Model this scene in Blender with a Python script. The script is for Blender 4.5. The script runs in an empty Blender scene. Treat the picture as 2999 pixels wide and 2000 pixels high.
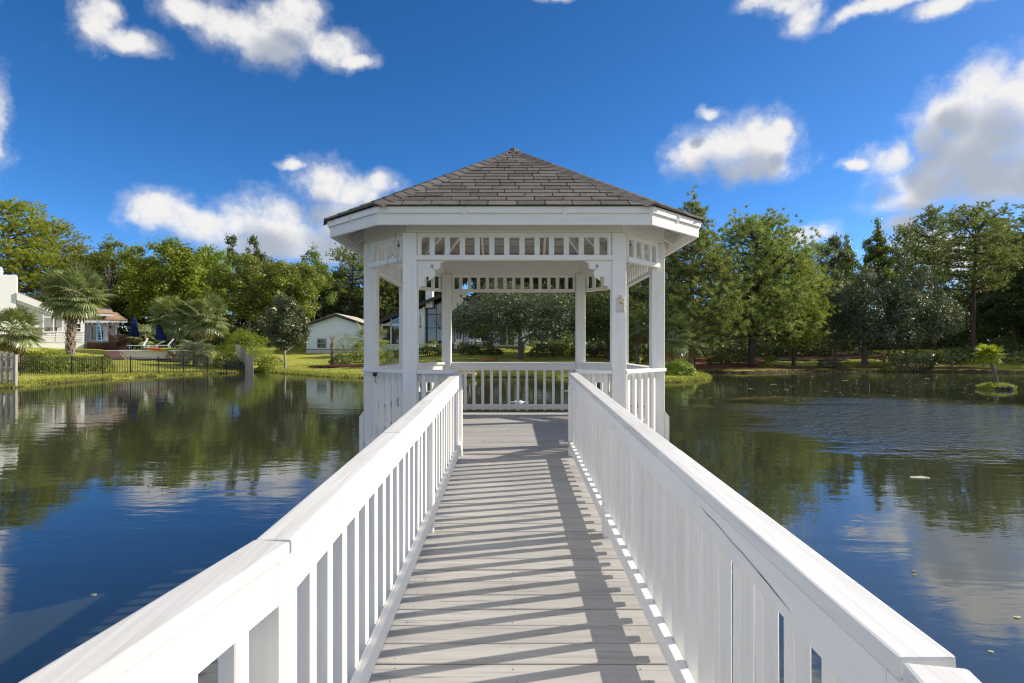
import bpy, bmesh, math, random
import numpy as np
from mathutils import Vector, Matrix, Euler

R = math.radians
random.seed(7)
SC = bpy.context.scene
COL = SC.collection

# ------------------------------------------------------------------ camera
CX, CZ = -0.028, 1.19            # eye, metres; gazebo deck is z = 0
FD, PX0, PY0 = 1310.0, 1175.5, 799.0   # focal length and centre measured on the photograph
WATER = -1.01
cam_d = bpy.data.cameras.new('camera')
cam = bpy.data.objects.new('camera', cam_d)
COL.objects.link(cam)
cam.location = (CX, 0, CZ)
cam.rotation_euler = (R(90), 0, 0)
cam_d.sensor_width = 36.0
cam_d.lens = 36.0 * FD / 2351.0
cam_d.shift_y = 15.0 / 2351.0
cam_d.clip_start = 0.05
cam_d.clip_end = 3000
SC.camera = cam
SC.render.resolution_x, SC.render.resolution_y = 1024, 683

# ------------------------------------------------------------------ light
SUN_EL, SUN_AZ = R(31.7), R(75.9)          # azimuth clockwise from +Y
SUN = Vector((math.sin(SUN_AZ) * math.cos(SUN_EL), math.cos(SUN_AZ) * math.cos(SUN_EL), math.sin(SUN_EL)))
sun_d = bpy.data.lights.new('sun', 'SUN')
sun_d.energy = 2.5
sun_d.angle = R(0.55)
sun_d.color = (1.0, 0.93, 0.80)
sun = bpy.data.objects.new('sun', sun_d)
COL.objects.link(sun)
sun.rotation_euler = (-SUN).to_track_quat('-Z', 'Y').to_euler()

SC.view_settings.view_transform = 'Standard'
SC.view_settings.look = 'None'
SC.view_settings.exposure = 1.30
SC.view_settings.gamma = 1.0
SC.view_settings.use_curve_mapping = False
SC.render.engine = 'CYCLES'
SC.cycles.max_bounces = 8
SC.cycles.diffuse_bounces = 4
SC.cycles.glossy_bounces = 4
SC.cycles.transmission_bounces = 4
SC.cycles.transparent_max_bounces = 6
SC.cycles.use_adaptive_sampling = False
SC.cycles.adaptive_threshold = 0.01
SC.cycles.use_denoising = True
SC.cycles.pixel_filter_type = 'BLACKMAN_HARRIS'
SC.cycles.filter_width = 1.25
SC.cycles.sample_clamp_indirect = 6.0


class NT:
    """tiny node-tree writer"""
    def __init__(s, tree):
        s.t = tree
    def n(s, kind, **kw):
        nd = s.t.nodes.new(kind)
        for k, v in kw.items():
            setattr(nd, k, v)
        return nd
    def put(s, sock, v):
        if isinstance(v, bpy.types.NodeSocket):
            s.t.links.new(v, sock)
        else:
            sock.default_value = v
    def math(s, op, a, b=None, c=None, clamp=False):
        nd = s.n('ShaderNodeMath', operation=op, use_clamp=clamp)
        s.put(nd.inputs[0], a)
        if b is not None: s.put(nd.inputs[1], b)
        if c is not None: s.put(nd.inputs[2], c)
        return nd.outputs[0]
    def vmath(s, op, a, b=None, c=None):
        nd = s.n('ShaderNodeVectorMath', operation=op)
        s.put(nd.inputs[0], a)
        if b is not None: s.put(nd.inputs[1], b)
        if c is not None: s.put(nd.inputs[2], c)
        return nd
    def smooth(s, x, a, b, lo=0.0, hi=1.0):
        nd = s.n('ShaderNodeMapRange', interpolation_type='SMOOTHSTEP')
        s.put(nd.inputs[0], x)
        nd.inputs[1].default_value, nd.inputs[2].default_value = a, b
        nd.inputs[3].default_value, nd.inputs[4].default_value = lo, hi
        return nd.outputs[0]
    def noise(s, vec, scale, detail=3.0, rough=0.5, dist=0.0, out=0):
        nd = s.n('ShaderNodeTexNoise')
        if vec is not None: s.t.links.new(vec, nd.inputs['Vector'])
        nd.inputs['Scale'].default_value = scale
        nd.inputs['Detail'].default_value = detail
        nd.inputs['Roughness'].default_value = rough
        nd.inputs['Distortion'].default_value = dist
        return nd.outputs[out]
    def mix(s, f, a, b, mode='MIX'):
        nd = s.n('ShaderNodeMix', data_type='RGBA', blend_type=mode)
        s.put(nd.inputs[0], f)
        s.put(nd.inputs[6], a if isinstance(a, bpy.types.NodeSocket) else (*a, 1.0))
        s.put(nd.inputs[7], b if isinstance(b, bpy.types.NodeSocket) else (*b, 1.0))
        return nd.outputs[2]
    def ramp(s, x, stops):
        nd = s.n('ShaderNodeValToRGB')
        s.put(nd.inputs[0], x)
        e = nd.color_ramp.elements
        while len(e) < len(stops): e.new(0.5)
        for k, (p, c) in enumerate(stops):
            e[k].position = p
            e[k].color = (*c, 1.0)
        return nd.outputs[0]
    def scale(s, vec, xyz):
        nd = s.n('ShaderNodeMapping')
        s.t.links.new(vec, nd.inputs['Vector'])
        nd.inputs['Scale'].default_value = xyz
        return nd.outputs[0]


# ------------------------------------------------------------------ sky: physical sky with cumulus clouds by direction
world = bpy.data.worlds.new('World')
SC.world = world
world.use_nodes = True
world.node_tree.nodes.clear()
W = NT(world.node_tree)
wout = W.n('ShaderNodeOutputWorld')
tc = W.n('ShaderNodeTexCoord')
sky = W.n('ShaderNodeTexSky', sky_type='NISHITA')
sky.sun_disc = False
sky.sun_elevation = SUN_EL
sky.sun_rotation = SUN_AZ
sky.altitude = 0
sky.air_density = 0.42
sky.dust_density = 0.12
sky.ozone_density = 2.0
hs = W.n('ShaderNodeHueSaturation')
hs.inputs['Hue'].default_value = 0.500
hs.inputs['Saturation'].default_value = 1.28
hs.inputs['Value'].default_value = 1.0
W.t.links.new(sky.outputs[0], hs.inputs['Color'])

def cdir(px, py):
    v = Vector(((px - PX0) / FD, 1.0, (PY0 - py) / FD)).normalized()
    return math.atan2(v.x, v.y), math.asin(v.z)

# (x, y, rx, ry) of the lobes of each cloud as seen from the boardwalk
LOBES = [
    (215, 60, 40, 55), (300, 100, 62, 26), (225, 20, 38, 26),
    (425, 25, 62, 34), (520, 62, 92, 50), (600, 90, 100, 50), (655, 55, 70, 60), (745, 112, 75, 38), (815, 145, 45, 17), (690, 18, 52, 36),
    (-10, 300, 40, 90), (5, 345, 18, 36),
    (350, 490, 60, 40), (430, 510, 90, 46), (530, 522, 110, 46), (640, 505, 95, 52), (690, 548, 90, 40), (760, 420, 62, 50), (830, 440, 56, 40), (880, 418, 34, 26), (800, 500, 90, 50), (770, 560, 70, 45), (690, 375, 32, 12), (600, 560, 120, 30), (900, 520, 60, 40),
    (1268, -2, 40, 16),
    (1760, 8, 60, 20), (1850, 32, 44, 34), (1830, 8, 70, 20), (1965, 30, 42, 16), (2050, 4, 120, 18), (2180, 0, 100, 20),
    (1600, 360, 62, 50), (1680, 340, 92, 62), (1760, 320, 70, 62), (1800, 290, 34, 28), (1730, 380, 90, 32),
    (2350, 215, 90, 90), (2250, 195, 80, 62), (2195, 260, 95, 85), (2300, 310, 150, 120), (2240, 350, 150, 90), (2150, 320, 60, 50), (2030, 365, 60, 34), (2150, 425, 170, 58), (2080, 462, 110, 32), (2300, 420, 160, 75), (1950, 378, 30, 14), (2420, 330, 120, 120),
    (1845, 548, 62, 26), (2110, 560, 100, 60), (2060, 520, 50, 32), (2180, 600, 120, 60),
    (1628, 258, 22, 16),
]
xyz = W.n('ShaderNodeSeparateXYZ')
W.t.links.new(tc.outputs['Generated'], xyz.inputs[0])
az = W.math('ARCTAN2', xyz.outputs[0], xyz.outputs[1])
el = W.math('ARCSINE', xyz.outputs[2])
cxyz = W.n('ShaderNodeCombineXYZ')
W.put(cxyz.inputs[0], az); W.put(cxyz.inputs[1], el)
P0 = cxyz.outputs[0]
warp = W.vmath('SUBTRACT', W.noise(tc.outputs['Generated'], 8.0, 6.0, 0.6, out=1), (0.5, 0.5, 0.5)).outputs[0]
fine = W.noise(tc.outputs['Generated'], 26.0, 6.0, 0.62)
fine2 = W.noise(tc.outputs['Generated'], 60.0, 5.0, 0.6)

def cloud_field(P):
    cur = None
    lobes = []
    for (px, py, rx, ry) in LOBES:
        a0, e0 = cdir(px, py)
        a1, _ = cdir(px + rx, py); _, e1 = cdir(px, py - ry)
        lobes.append((a0, e0, abs(a1 - a0) * 1.12, abs(e1 - e0) * 1.12))
    for (a0, e0, ra, re) in lobes:
        q = W.vmath('MULTIPLY_ADD', P, (1 / ra, 1 / re, 0), (-a0 / ra, -e0 / re, 0)).outputs[0]
        d = W.vmath('DOT_PRODUCT', q, q).outputs[1]
        cur = d if cur is None else W.math('SMOOTH_MIN', cur, d, 0.35)
    return W.math('SUBTRACT', 1.0, cur)

Pw = W.vmath('MULTIPLY_ADD', warp, (0.085, 0.055, 0), P0).outputs[0]
f0 = cloud_field(Pw)
# unseen cloud added all round and overhead, denser, to lift the fill light
vq = W.vmath('MULTIPLY', P0, (1 / 0.92, 1 / 0.72, 0)).outputs[0]
away = W.smooth(W.vmath('DOT_PRODUCT', vq, vq).outputs[1], 0.75, 1.35)
ring = W.noise(W.scale(tc.outputs['Generated'], (1, 1, 1.7)), 3.1, 4.0, 0.5)
fo = W.math('SUBTRACT', W.math('MULTIPLY', W.math('SUBTRACT', ring, 0.455), 7.0), W.math('MULTIPLY_ADD', away, -3.0, 3.0))
f0 = W.math('MAXIMUM', f0, W.math('MINIMUM', fo, 1.0))
nz = W.math('ADD', W.math('MULTIPLY', W.math('SUBTRACT', fine, 0.5), 2.1), W.math('MULTIPLY', W.math('SUBTRACT', fine2, 0.5), 0.5))
dens = W.math('ADD', f0, nz)
cover = W.math('POWER', W.smooth(dens, -0.5, 1.08), 1.35)
wisp = W.math('ADD', f0, W.math('MULTIPLY', W.math('SUBTRACT', fine, 0.5), 5.0))
cover = W.math('MAXIMUM', cover, W.math('MULTIPLY', W.smooth(wisp, -1.3, 1.4), 0.42))
# light from the upper right: thick cloud towards the sun leaves the far side grey
Ps = W.vmath('ADD', Pw, (0.02, 0.045, 0)).outputs[0]
f1 = cloud_field(Ps)
shade = W.smooth(W.math('ADD', f1, W.math('MULTIPLY', nz, 0.30)), -0.05, 1.05)
ccol = W.mix(shade, (1.0, 0.985, 0.96), (0.47, 0.52, 0.60))
bg_sky = W.n('ShaderNodeBackground'); bg_sky.inputs[1].default_value = 0.092
W.t.links.new(hs.outputs[0], bg_sky.inputs[0])
bg_cl = W.n('ShaderNodeBackground'); bg_cl.inputs[1].default_value = 0.375
W.t.links.new(ccol, bg_cl.inputs[0])
wm = W.n('ShaderNodeMixShader')
W.put(wm.inputs[0], W.math('MULTIPLY', cover, 0.97))
W.t.links.new(bg_sky.outputs[0], wm.inputs[1]); W.t.links.new(bg_cl.outputs[0], wm.inputs[2])
W.t.links.new(wm.outputs[0], wout.inputs[0])


# ------------------------------------------------------------------ materials
MATS = {}
def mat(name, col, rough=0.6, spec=0.3, metal=0.0, build=None):
    m = bpy.data.materials.new(name)
    m.use_nodes = True
    t = NT(m.node_tree)
    b = m.node_tree.nodes['Principled BSDF']
    b.inputs['Base Color'].default_value = (*col, 1)
    b.inputs['Roughness'].default_value = rough
    b.inputs['Specular IOR Level'].default_value = spec
    b.inputs['Metallic'].default_value = metal
    if build: build(t, b, col)
    MATS[name] = m
    return m

def bump(t, b, h, strength, dist):
    nd = t.n('ShaderNodeBump')
    t.put(nd.inputs['Strength'], strength)
    nd.inputs['Distance'].default_value = dist
    t.put(nd.inputs['Height'], h)
    t.t.links.new(nd.outputs[0], b.inputs['Normal'])

def objco(t):
    return t.n('ShaderNodeTexCoord').outputs['Object']
def worldco(t):
    return t.n('ShaderNodeNewGeometry').outputs['Position']
def orand(t):
    return t.n('ShaderNodeObjectInfo').outputs['Random']

def b_wood(axis, grime=0.20, contrast=0.10, grain=1.0, relief=0.16, split=0.0):
    """painted timber: grain along one object axis, brush marks, small knocks and grime"""
    def f(t, b, col):
        s = [34.0, 34.0, 34.0]; s[axis] = 1.6
        co = objco(t)
        off = t.vmath('ADD', co, t.vmath('SCALE', (13.1, 7.7, 3.3)).outputs[0]).outputs[0]
        add = t.n('ShaderNodeVectorMath', operation='SCALE')
        add.inputs[0].default_value = (17.0, 11.0, 5.0)
        t.put(add.inputs['Scale'], orand(t))
        off = t.vmath('ADD', co, add.outputs[0]).outputs[0]
        g = t.noise(t.scale(off, s), 1.0 * grain, 2.5, 0.5, 0.4)
        big = t.noise(off, 2.2, 4.0, 0.6)
        spots = t.smooth(t.noise(off, 23.0, 3.0, 0.6), 0.70, 0.80)
        dark = tuple(c * 0.66 for c in col)
        c1 = t.mix(t.math('MULTIPLY', t.smooth(g, 0.35, 0.75), contrast * 2), col, tuple(c * 0.72 for c in col))
        c2 = t.mix(t.math('MULTIPLY', t.smooth(big, 0.45, 0.8), grime), c1, tuple(c * k for c, k in zip(col, (0.78, 0.75, 0.66))))
        c3 = t.mix(t.math('MULTIPLY', spots, 0.25), c2, dark)
        if split:                          # fine dark checks along the grain
            s2 = [95.0, 95.0, 95.0]; s2[axis] = 2.6
            ck = t.smooth(t.noise(t.scale(off, s2), 1.0, 2.0, 0.5, 0.6), 0.60, 0.70)
            ck = t.math('MULTIPLY', ck, t.smooth(t.noise(off, 3.1, 2.0, 0.5), 0.38, 0.58))
            c3 = t.mix(t.math('MULTIPLY', ck, split), c3, tuple(c * 0.42 for c in col))
        v = t.math('MULTIPLY_ADD', orand(t), 0.20 if split else 0.08, 0.90 if split else 0.96)
        hsv = t.n('ShaderNodeHueSaturation')
        t.put(hsv.inputs['Value'], v); t.t.links.new(c3, hsv.inputs['Color'])
        t.t.links.new(hsv.outputs[0], b.inputs['Base Color'])
        bump(t, b, t.math('ADD', g, t.math('MULTIPLY', big, 0.6)), relief, 0.006)
        t.put(b.inputs['Roughness'], t.math('MULTIPLY_ADD', g, 0.25, 0.42))
    return f

WHITE = (0.86, 0.84, 0.80)
mat('white_paint_long', WHITE, 0.5, 0.3, build=b_wood(1))      # grain along y
mat('white_paint_wide', WHITE, 0.5, 0.3, build=b_wood(0))
mat('white_paint_tall', WHITE, 0.5, 0.3, build=b_wood(2))
mat('cap_paint', (0.69, 0.675, 0.65), 0.55, 0.3, build=b_wood(1, 0.22, 0.22, 1.0, 0.4, 0.28))
mat('deck_paint', (0.44, 0.42, 0.392), 0.6, 0.25, build=b_wood(0, 0.45, 0.30, 1.0, 0.55, 0.85))
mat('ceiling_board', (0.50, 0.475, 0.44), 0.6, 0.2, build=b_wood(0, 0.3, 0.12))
mat('bench_paint', (0.46, 0.44, 0.42), 0.6, 0.25, build=b_wood(1, 0.22, 0.12))
mat('weathered_board', (0.40, 0.365, 0.31), 0.85, 0.1, build=b_wood(2, 0.5, 0.35))
mat('weathered_plank', (0.40, 0.30, 0.20), 0.85, 0.1, build=b_wood(0, 0.5, 0.35))
mat('brown_stained_wood', (0.085, 0.035, 0.026), 0.6, 0.2, build=b_wood(0, 0.3, 0.2))
mat('red_stained_wood', (0.105, 0.055, 0.042), 0.6, 0.2, build=b_wood(0, 0.3, 0.2))

def b_mottle(scale, k, rel=0.0, dist=0.01, var=0.0):
    def f(t, b, col):
        co = objco(t)
        n1 = t.noise(co, scale, 5.0, 0.65)
        n2 = t.noise(co, scale * 0.13, 3.0, 0.5)
        m_ = t.math('ADD', t.math('MULTIPLY', t.math('SUBTRACT', n1, 0.5), k * 2), t.math('MULTIPLY', t.math('SUBTRACT', n2, 0.5), k * 1.5))
        v = t.math('ADD', t.math('ADD', m_, 1.0), t.math('MULTIPLY', t.math('SUBTRACT', orand(t), 0.5), var))
        hsv = t.n('ShaderNodeHueSaturation'); hsv.inputs['Color'].default_value = (*col, 1)
        t.put(hsv.inputs['Value'], v)
        t.t.links.new(hsv.outputs[0], b.inputs['Base Color'])
        if rel: bump(t, b, n1, rel, dist)
    return f

mat('asphalt_shingle', (0.138, 0.122, 0.110), 0.95, 0.15, build=b_mottle(90, 0.55, 0.7, 0.004, 0.5))
mat('roof_deck', (0.05, 0.045, 0.04), 0.9, 0.1)
mat('rope_grey', (0.50, 0.48, 0.45), 0.8)
mat('rusty_iron', (0.16, 0.09, 0.05), 0.8, 0.3, build=b_mottle(60, 0.6))
mat('ivory_plastic', (0.62, 0.56, 0.46), 0.5, 0.4, build=b_mottle(60, 0.3))
mat('dark_metal', (0.02, 0.02, 0.022), 0.45, 0.5)
mat('black_metal', (0.012, 0.012, 0.013), 0.45, 0.5)
mat('screw_head', (0.22, 0.205, 0.185), 0.5, 0.5)
mat('brass_knob', (0.42, 0.27, 0.12), 0.5, 0.5)


# ------------------------------------------------------------------ object helpers
def link(o):
    COL.objects.link(o)
    return o

def tag(o, label=None, cat=None, group=None, kind=None):
    if label: o['label'] = label
    if cat: o['category'] = cat
    if group: o['group'] = group
    if kind: o['kind'] = kind
    return o

def thing(name, label, cat, loc=(0, 0, 0), rz=0.0, group=None):
    o = bpy.data.objects.new(name, None)
    o.empty_display_size = 0.3
    link(o)
    o.location = loc
    o.rotation_euler = (0, 0, rz)
    return tag(o, label, cat, group)

def obj(name, me, m=None, parent=None, loc=None, rot=None, scale=None):
    o = bpy.data.objects.new(name, me)
    link(o)
    if m is not None and not me.materials:
        me.materials.append(MATS[m] if isinstance(m, str) else m)
    if parent is not None: o.parent = parent
    if loc is not None: o.location = loc
    if rot is not None: o.rotation_euler = rot
    if scale is not None: o.scale = scale
    return o

class MB:
    """collects simple solids, becomes one mesh"""
    def __init__(s):
        s.v, s.f = [], []
    def add(s, v, f):
        k = len(s.v)
        s.v += [tuple(p) for p in v]
        s.f += [tuple(i + k for i in q) for q in f]
        return s
    def box(s, x0, x1, y0, y1, z0, z1):
        return s.add([(x0, y0, z0), (x1, y0, z0), (x1, y1, z0), (x0, y1, z0), (x0, y0, z1), (x1, y0, z1), (x1, y1, z1), (x0, y1, z1)],
                     [(0, 3, 2, 1), (4, 5, 6, 7), (0, 1, 5, 4), (1, 2, 6, 5), (2, 3, 7, 6), (3, 0, 4, 7)])
    def hexa(s, lo, hi):
        """solid between two quads given in the same turning sense"""
        return s.add(list(lo) + list(hi), [(3, 2, 1, 0), (4, 5, 6, 7), (0, 1, 5, 4), (1, 2, 6, 5), (2, 3, 7, 6), (3, 0, 4, 7)])
    def prism(s, poly, d):
        """polygon (list of 3d points) pushed along d"""
        n = len(poly); d = Vector(d)
        a = [Vector(p) for p in poly]; b = [p + d for p in a]
        return s.add(a + b, [tuple(range(n - 1, -1, -1)), tuple(range(n, 2 * n))] + [(i, (i + 1) % n, (i + 1) % n + n, i + n) for i in range(n)])
    def beam(s, a, b, w, h, up=(0, 0, 1)):
        """bar of section w x h from a to b, h measured along up"""
        a, b = Vector(a), Vector(b)
        t = (b - a).normalized(); u = Vector(up)
        sx = t.cross(u).normalized(); u = sx.cross(t).normalized()
        q = lambda p: [p - sx * w / 2 - u * h / 2, p + sx * w / 2 - u * h / 2, p + sx * w / 2 + u * h / 2, p - sx * w / 2 + u * h / 2]
        return s.hexa(q(a), q(b))
    def tube(s, pts, rad, n=6, cap=True):
        pts = [Vector(p) for p in pts]
        rad = rad if hasattr(rad, '__len__') else [rad] * len(pts)
        k = len(s.v); ref = Vector((0.13, 0.27, 0.95))
        for i, p in enumerate(pts):
            t = (pts[min(i + 1, len(pts) - 1)] - pts[max(i - 1, 0)])
            t = t.normalized() if t.length > 1e-9 else Vector((0, 0, 1))
            if abs(t.dot(ref)) > 0.97: ref = Vector((0.9, 0.3, 0.1))
            u = t.cross(ref).normalized(); w = t.cross(u)
            for j in range(n):
                a = 2 * math.pi * j / n
                s.v.append(tuple(p + (u * math.cos(a) + w * math.sin(a)) * rad[i]))
        for i in range(len(pts) - 1):
            for j in range(n):
                j2 = (j + 1) % n
                s.f.append((k + i * n + j, k + i * n + j2, k + (i + 1) * n + j2, k + (i + 1) * n + j))
        if cap:
            s.f.append(tuple(k + j for j in range(n - 1, -1, -1)))
            s.f.append(tuple(k + (len(pts) - 1) * n + j for j in range(n)))
        return s
    def lathe(s, prof, n=12, c=(0, 0, 0)):
        k = len(s.v)
        for (r, z) in prof:
            for j in range(n):
                a = 2 * math.pi * j / n
                s.v.append((c[0] + r * math.cos(a), c[1] + r * math.sin(a), c[2] + z))
        for i in range(len(prof) - 1):
            for j in range(n):
                j2 = (j + 1) % n
                s.f.append((k + i * n + j, k + i * n + j2, k + (i + 1) * n + j2, k + (i + 1) * n + j))
        s.f.append(tuple(k + j for j in range(n - 1, -1, -1)))
        s.f.append(tuple(k + (len(prof) - 1) * n + j for j in range(n)))
        return s
    def mesh(s, name, bevel=0.0, seg=1, fix=True, smooth=False):
        me = bpy.data.meshes.new(name)
        me.from_pydata(s.v, [], s.f)
        if fix or bevel:
            bm = bmesh.new(); bm.from_mesh(me)
            bmesh.ops.recalc_face_normals(bm, faces=bm.faces)
            if bevel:
                bmesh.ops.bevel(bm, geom=[e for e in bm.edges if len(e.link_faces) == 2 and e.calc_face_angle(0) > 0.3], offset=bevel, segments=seg, affect='EDGES', profile=0.6)
            bm.to_mesh(me); bm.free()
        if smooth:
            me.polygons.foreach_set('use_smooth', [True] * len(me.polygons))
        me.update()
        return me
    def build(s, name, m, parent=None, bevel=0.0, seg=1, smooth=False, loc=None, rot=None):
        return obj(name, s.mesh(name, bevel, seg, True, smooth), m, parent, loc, rot)

def at(px, d, py=None, z=None):
    """a point of the place from where it shows in the photograph and how far away it stands"""
    return Vector((CX + (px - PX0) / FD * d, d, z if z is not None else (CZ + (PY0 - py) / FD * d if py is not None else 0.0)))
# ================================================================== THE BOARDWALK
DECK_END = 6.45                          # where the ramp meets the gazebo deck
def ramp_z(y): return -0.012 - 0.043 * max(0.0, DECK_END + 0.1 - y)
walk = thing('boardwalk', 'grey painted boardwalk with white railings leading out to the gazebo', 'boardwalk', (0, 0, 0))
rb = random.Random(3)
y = DECK_END - 0.004
k = 0
while y > -3.2:
    y0 = y - 0.152
    if y > 1.25: xa, xb, rz = -0.74, 0.74, 0.0
    else: xa, xb, rz = -0.88 - 0.17 * (1.25 - y), 0.80 - 0.17 * (1.25 - y), 0.0
    yc = (y + y0) / 2
    m_ = MB().box(xa + rb.uniform(-.006, .006), xb + rb.uniform(-.006, .006), -0.0755, 0.0755, -0.036, 0).mesh('deck_board', 0.0035)
    obj('deck_board', m_, 'deck_paint', walk, (0, yc, ramp_z(yc) + rb.uniform(-.0018, .0018)), (R(-rb.uniform(-.25, .25)) + math.atan(0.043), rb.uniform(-.0012, .0012), rb.uniform(-.0016, .0016)))
    # screw heads
    y = y0 - 0.0065
    k += 1
sc = MB()
y = DECK_END - 0.08
while y > 1.3:
    for x in (-0.54, -0.02, 0.53):
        for dy in (-0.045, 0.045):
            px_, py_ = x + rb.uniform(-.015, .015), y + dy + rb.uniform(-.008, .008)
            zz = ramp_z(py_)
            sc.lathe([(0.0035, 0.0), (0.0035, 0.0018)], 6, (px_, py_, zz))
    y -= 0.1585
s_ = sc.build('screw', 'screw_head', walk); s_['kind'] = 'stuff'
for x in (-0.70, 0.70):                   # stringers
    MB().beam((x, -3.2, ramp_z(-3.2) - 0.14), (x, DECK_END - 0.02, ramp_z(DECK_END) - 0.14), 0.045, 0.19).build('stringer', 'white_paint_long', walk)
for y in (0.9, 4.0):
    for x in (-0.60, 0.60):
        MB().tube([(x, y, -2.4), (x, y, ramp_z(y) - 0.24)], 0.09, 10).build('piling', 'weathered_board', walk)

BAL_H = 0.0
def run_of_rail(parent, a, b, side, splits=()):
    """one bay between a and b (deck-level plan points, on the inner face); side = -1 left, +1 right"""
    a, b = Vector(a), Vector(b)
    t = (b - a); L = t.length; t.normalize()
    out = Vector((t.y, -t.x)) * (1 if side > 0 else -1)
    if out.x * side < 0: out = -out
    def pt(s, o, h):
        p = a + t * s + out * o
        return (p.x, p.y, ramp_z(p.y) + h)
    def bar(name, o0, o1, h0, h1, s0, s1, m_, bev, seg=1):
        lo = [pt(s0, o0, h0), pt(s0, o1, h0), pt(s0, o1, h1), pt(s0, o0, h1)]
        hi = [pt(s1, o0, h0), pt(s1, o1, h0), pt(s1, o1, h1), pt(s1, o0, h1)]
        return MB().hexa(lo, hi).build(name, m_, parent, bev, seg)
    cuts = [0.002] + [c for c in splits if 0.1 < c < L - 0.1] + [L - 0.002]
    for c0, c1 in zip(cuts[:-1], cuts[1:]):
        bar('cap_rail', -0.004 + rb.uniform(-.002, .002), 0.092 + rb.uniform(-.002, .002), 0.900, 0.938 + rb.uniform(-.0015, .0015), c0 + 0.0015, c1 - 0.0015, 'cap_paint', 0.007, 2)
    bar('top_board', 0.0, 0.038, 0.792, 0.8985, 0.0455, L - 0.0455, 'white_paint_long', 0.004)
    bar('bottom_rail', 0.0, 0.038, 0.082, 0.166, 0.0455, L - 0.0455, 'white_paint_long', 0.004)
    n = max(1, int(round((L - 0.11) / 0.163)))
    step = (L - 0.089) / n
    for i in range(n):
        s = 0.0445 + step * (i + 0.5)
        p = a + t * s + out * 0.0615
        z0 = ramp_z(p.y)
        w, d_ = 0.0225 + rb.uniform(-.001, .001), 0.0255
        bl = MB().box(-w, w, -d_, d_, 0.072 + rb.uniform(-.006, .006), 0.893).mesh('baluster', 0.003)
        obj('baluster', bl, 'white_paint_tall', parent, (p.x, p.y, z0), (rb.uniform(-.004, .004), rb.uniform(-.004, .004), math.atan2(-t.x, t.y) + rb.uniform(-.02, .02)))

def rail_post(parent, p, side, rz=0.0):
    MB().box(-0.0445, 0.0445, -0.0445, 0.0445, -0.02, 0.8985).build('post', 'white_paint_tall', parent, 0.005, 1, False, (p[0] + side * 0.0445, p[1], ramp_z(p[1])), (0, 0, rz))

BX = 0.590
TURN = R(10.0)
back = Vector((-math.sin(TURN), -math.cos(TURN)))
for side, knee, mids, BX in ((-1, 1.44, (4.10,), 0.588), (1, 0.93, (4.00,), 0.608)):
    rail = bpy.data.objects.new('railing', None); link(rail); rail.parent = walk
    rail['label'] = 'sunlit white railing on the left of the boardwalk' if side < 0 else 'white railing on the right of the boardwalk, its inner face in shade'
    ys = [knee] + list(mids) + [DECK_END + 0.03]
    for i in range(len(ys) - 1):
        run_of_rail(rail, (side * BX, ys[i]), (side * BX, ys[i + 1]), side, (1.42,) if side < 0 and i == 0 else ((1.55,) if side > 0 and i == 0 else ()))
    for yy in ys:
        rail_post(rail, (side * BX, min(yy, DECK_END - 0.015)), side, -TURN / 2 if yy == knee else 0)
    k0 = Vector((side * BX, knee))
    k1 = k0 + back * 2.4
    run_of_rail(rail, k1, k0 + back * 0.004, side)
    rail_post(rail, k1, side, -TURN)

# splits in the old timber: thin dark slivers in the faces of the right rail
def crack(pts, w, label, name='crack'):
    m_ = MB(); q = []
    n = len(pts)
    for i, p in enumerate(pts):
        t = Vector(pts[min(i + 1, n - 1)]) - Vector(pts[max(i - 1, 0)]); t.normalize()
        s = Vector((0, -t.z, t.y)).normalized() * w * (0.15 if i in (0, n - 1) else rb.uniform(.5, 1.2))
        q += [tuple(Vector(p) + s), tuple(Vector(p) - s)]
    o = m_.add(q, [(2 * i, 2 * i + 1, 2 * i + 3, 2 * i + 2) for i in range(n - 1)]).build(name, 'screw_head', rail)
def on_right(y, h): return (0.608 - 0.0008, y, ramp_z(y) + h)
crack([on_right(1.93 - 0.07 * k, 0.868 - 0.0042 * k + rb.uniform(-.004, .004)) for k in range(10)], 0.0022, '')
crack([on_right(1.50 - 0.05 * k, 0.845 - 0.004 * k + rb.uniform(-.003, .003)) for k in range(4)], 0.0015, '')
crack([on_right(3.60 - 0.06 * k, 0.855 - 0.003 * k) for k in range(4)], 0.0015, '')
# ================================================================== THE GAZEBO
GY = 8.36                                # centre
gaz = thing('gazebo', 'white octagonal gazebo with dark shingled roof at the end of the boardwalk', 'gazebo', (0, GY, 0))
HS, HW = 1.19, 1.81                      # half front width and half width, to post centres
PTS = [(-HS, -HW), (HS, -HW), (HW, -HS + 0.07), (HW, HS - 0.07), (HS, HW), (-HS, HW), (-HW, HS - 0.07), (-HW, -HS + 0.07)]
def offset_oct(o, PTS=PTS):
    """the eight corners pushed outwards by o (faces parallel)"""
    n = 8; out = []
    for i in range(n):
        p0, p1, p2 = (Vector(PTS[(i + k) % n]) for k in (-1, 0, 1))
        n1 = Vector(((p1 - p0).y, -(p1 - p0).x)).normalized(); n2 = Vector(((p2 - p1).y, -(p2 - p1).x)).normalized()
        d = (n1 + n2).normalized(); out.append(p1 + d * (o / d.dot(n1)))
    return out

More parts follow.
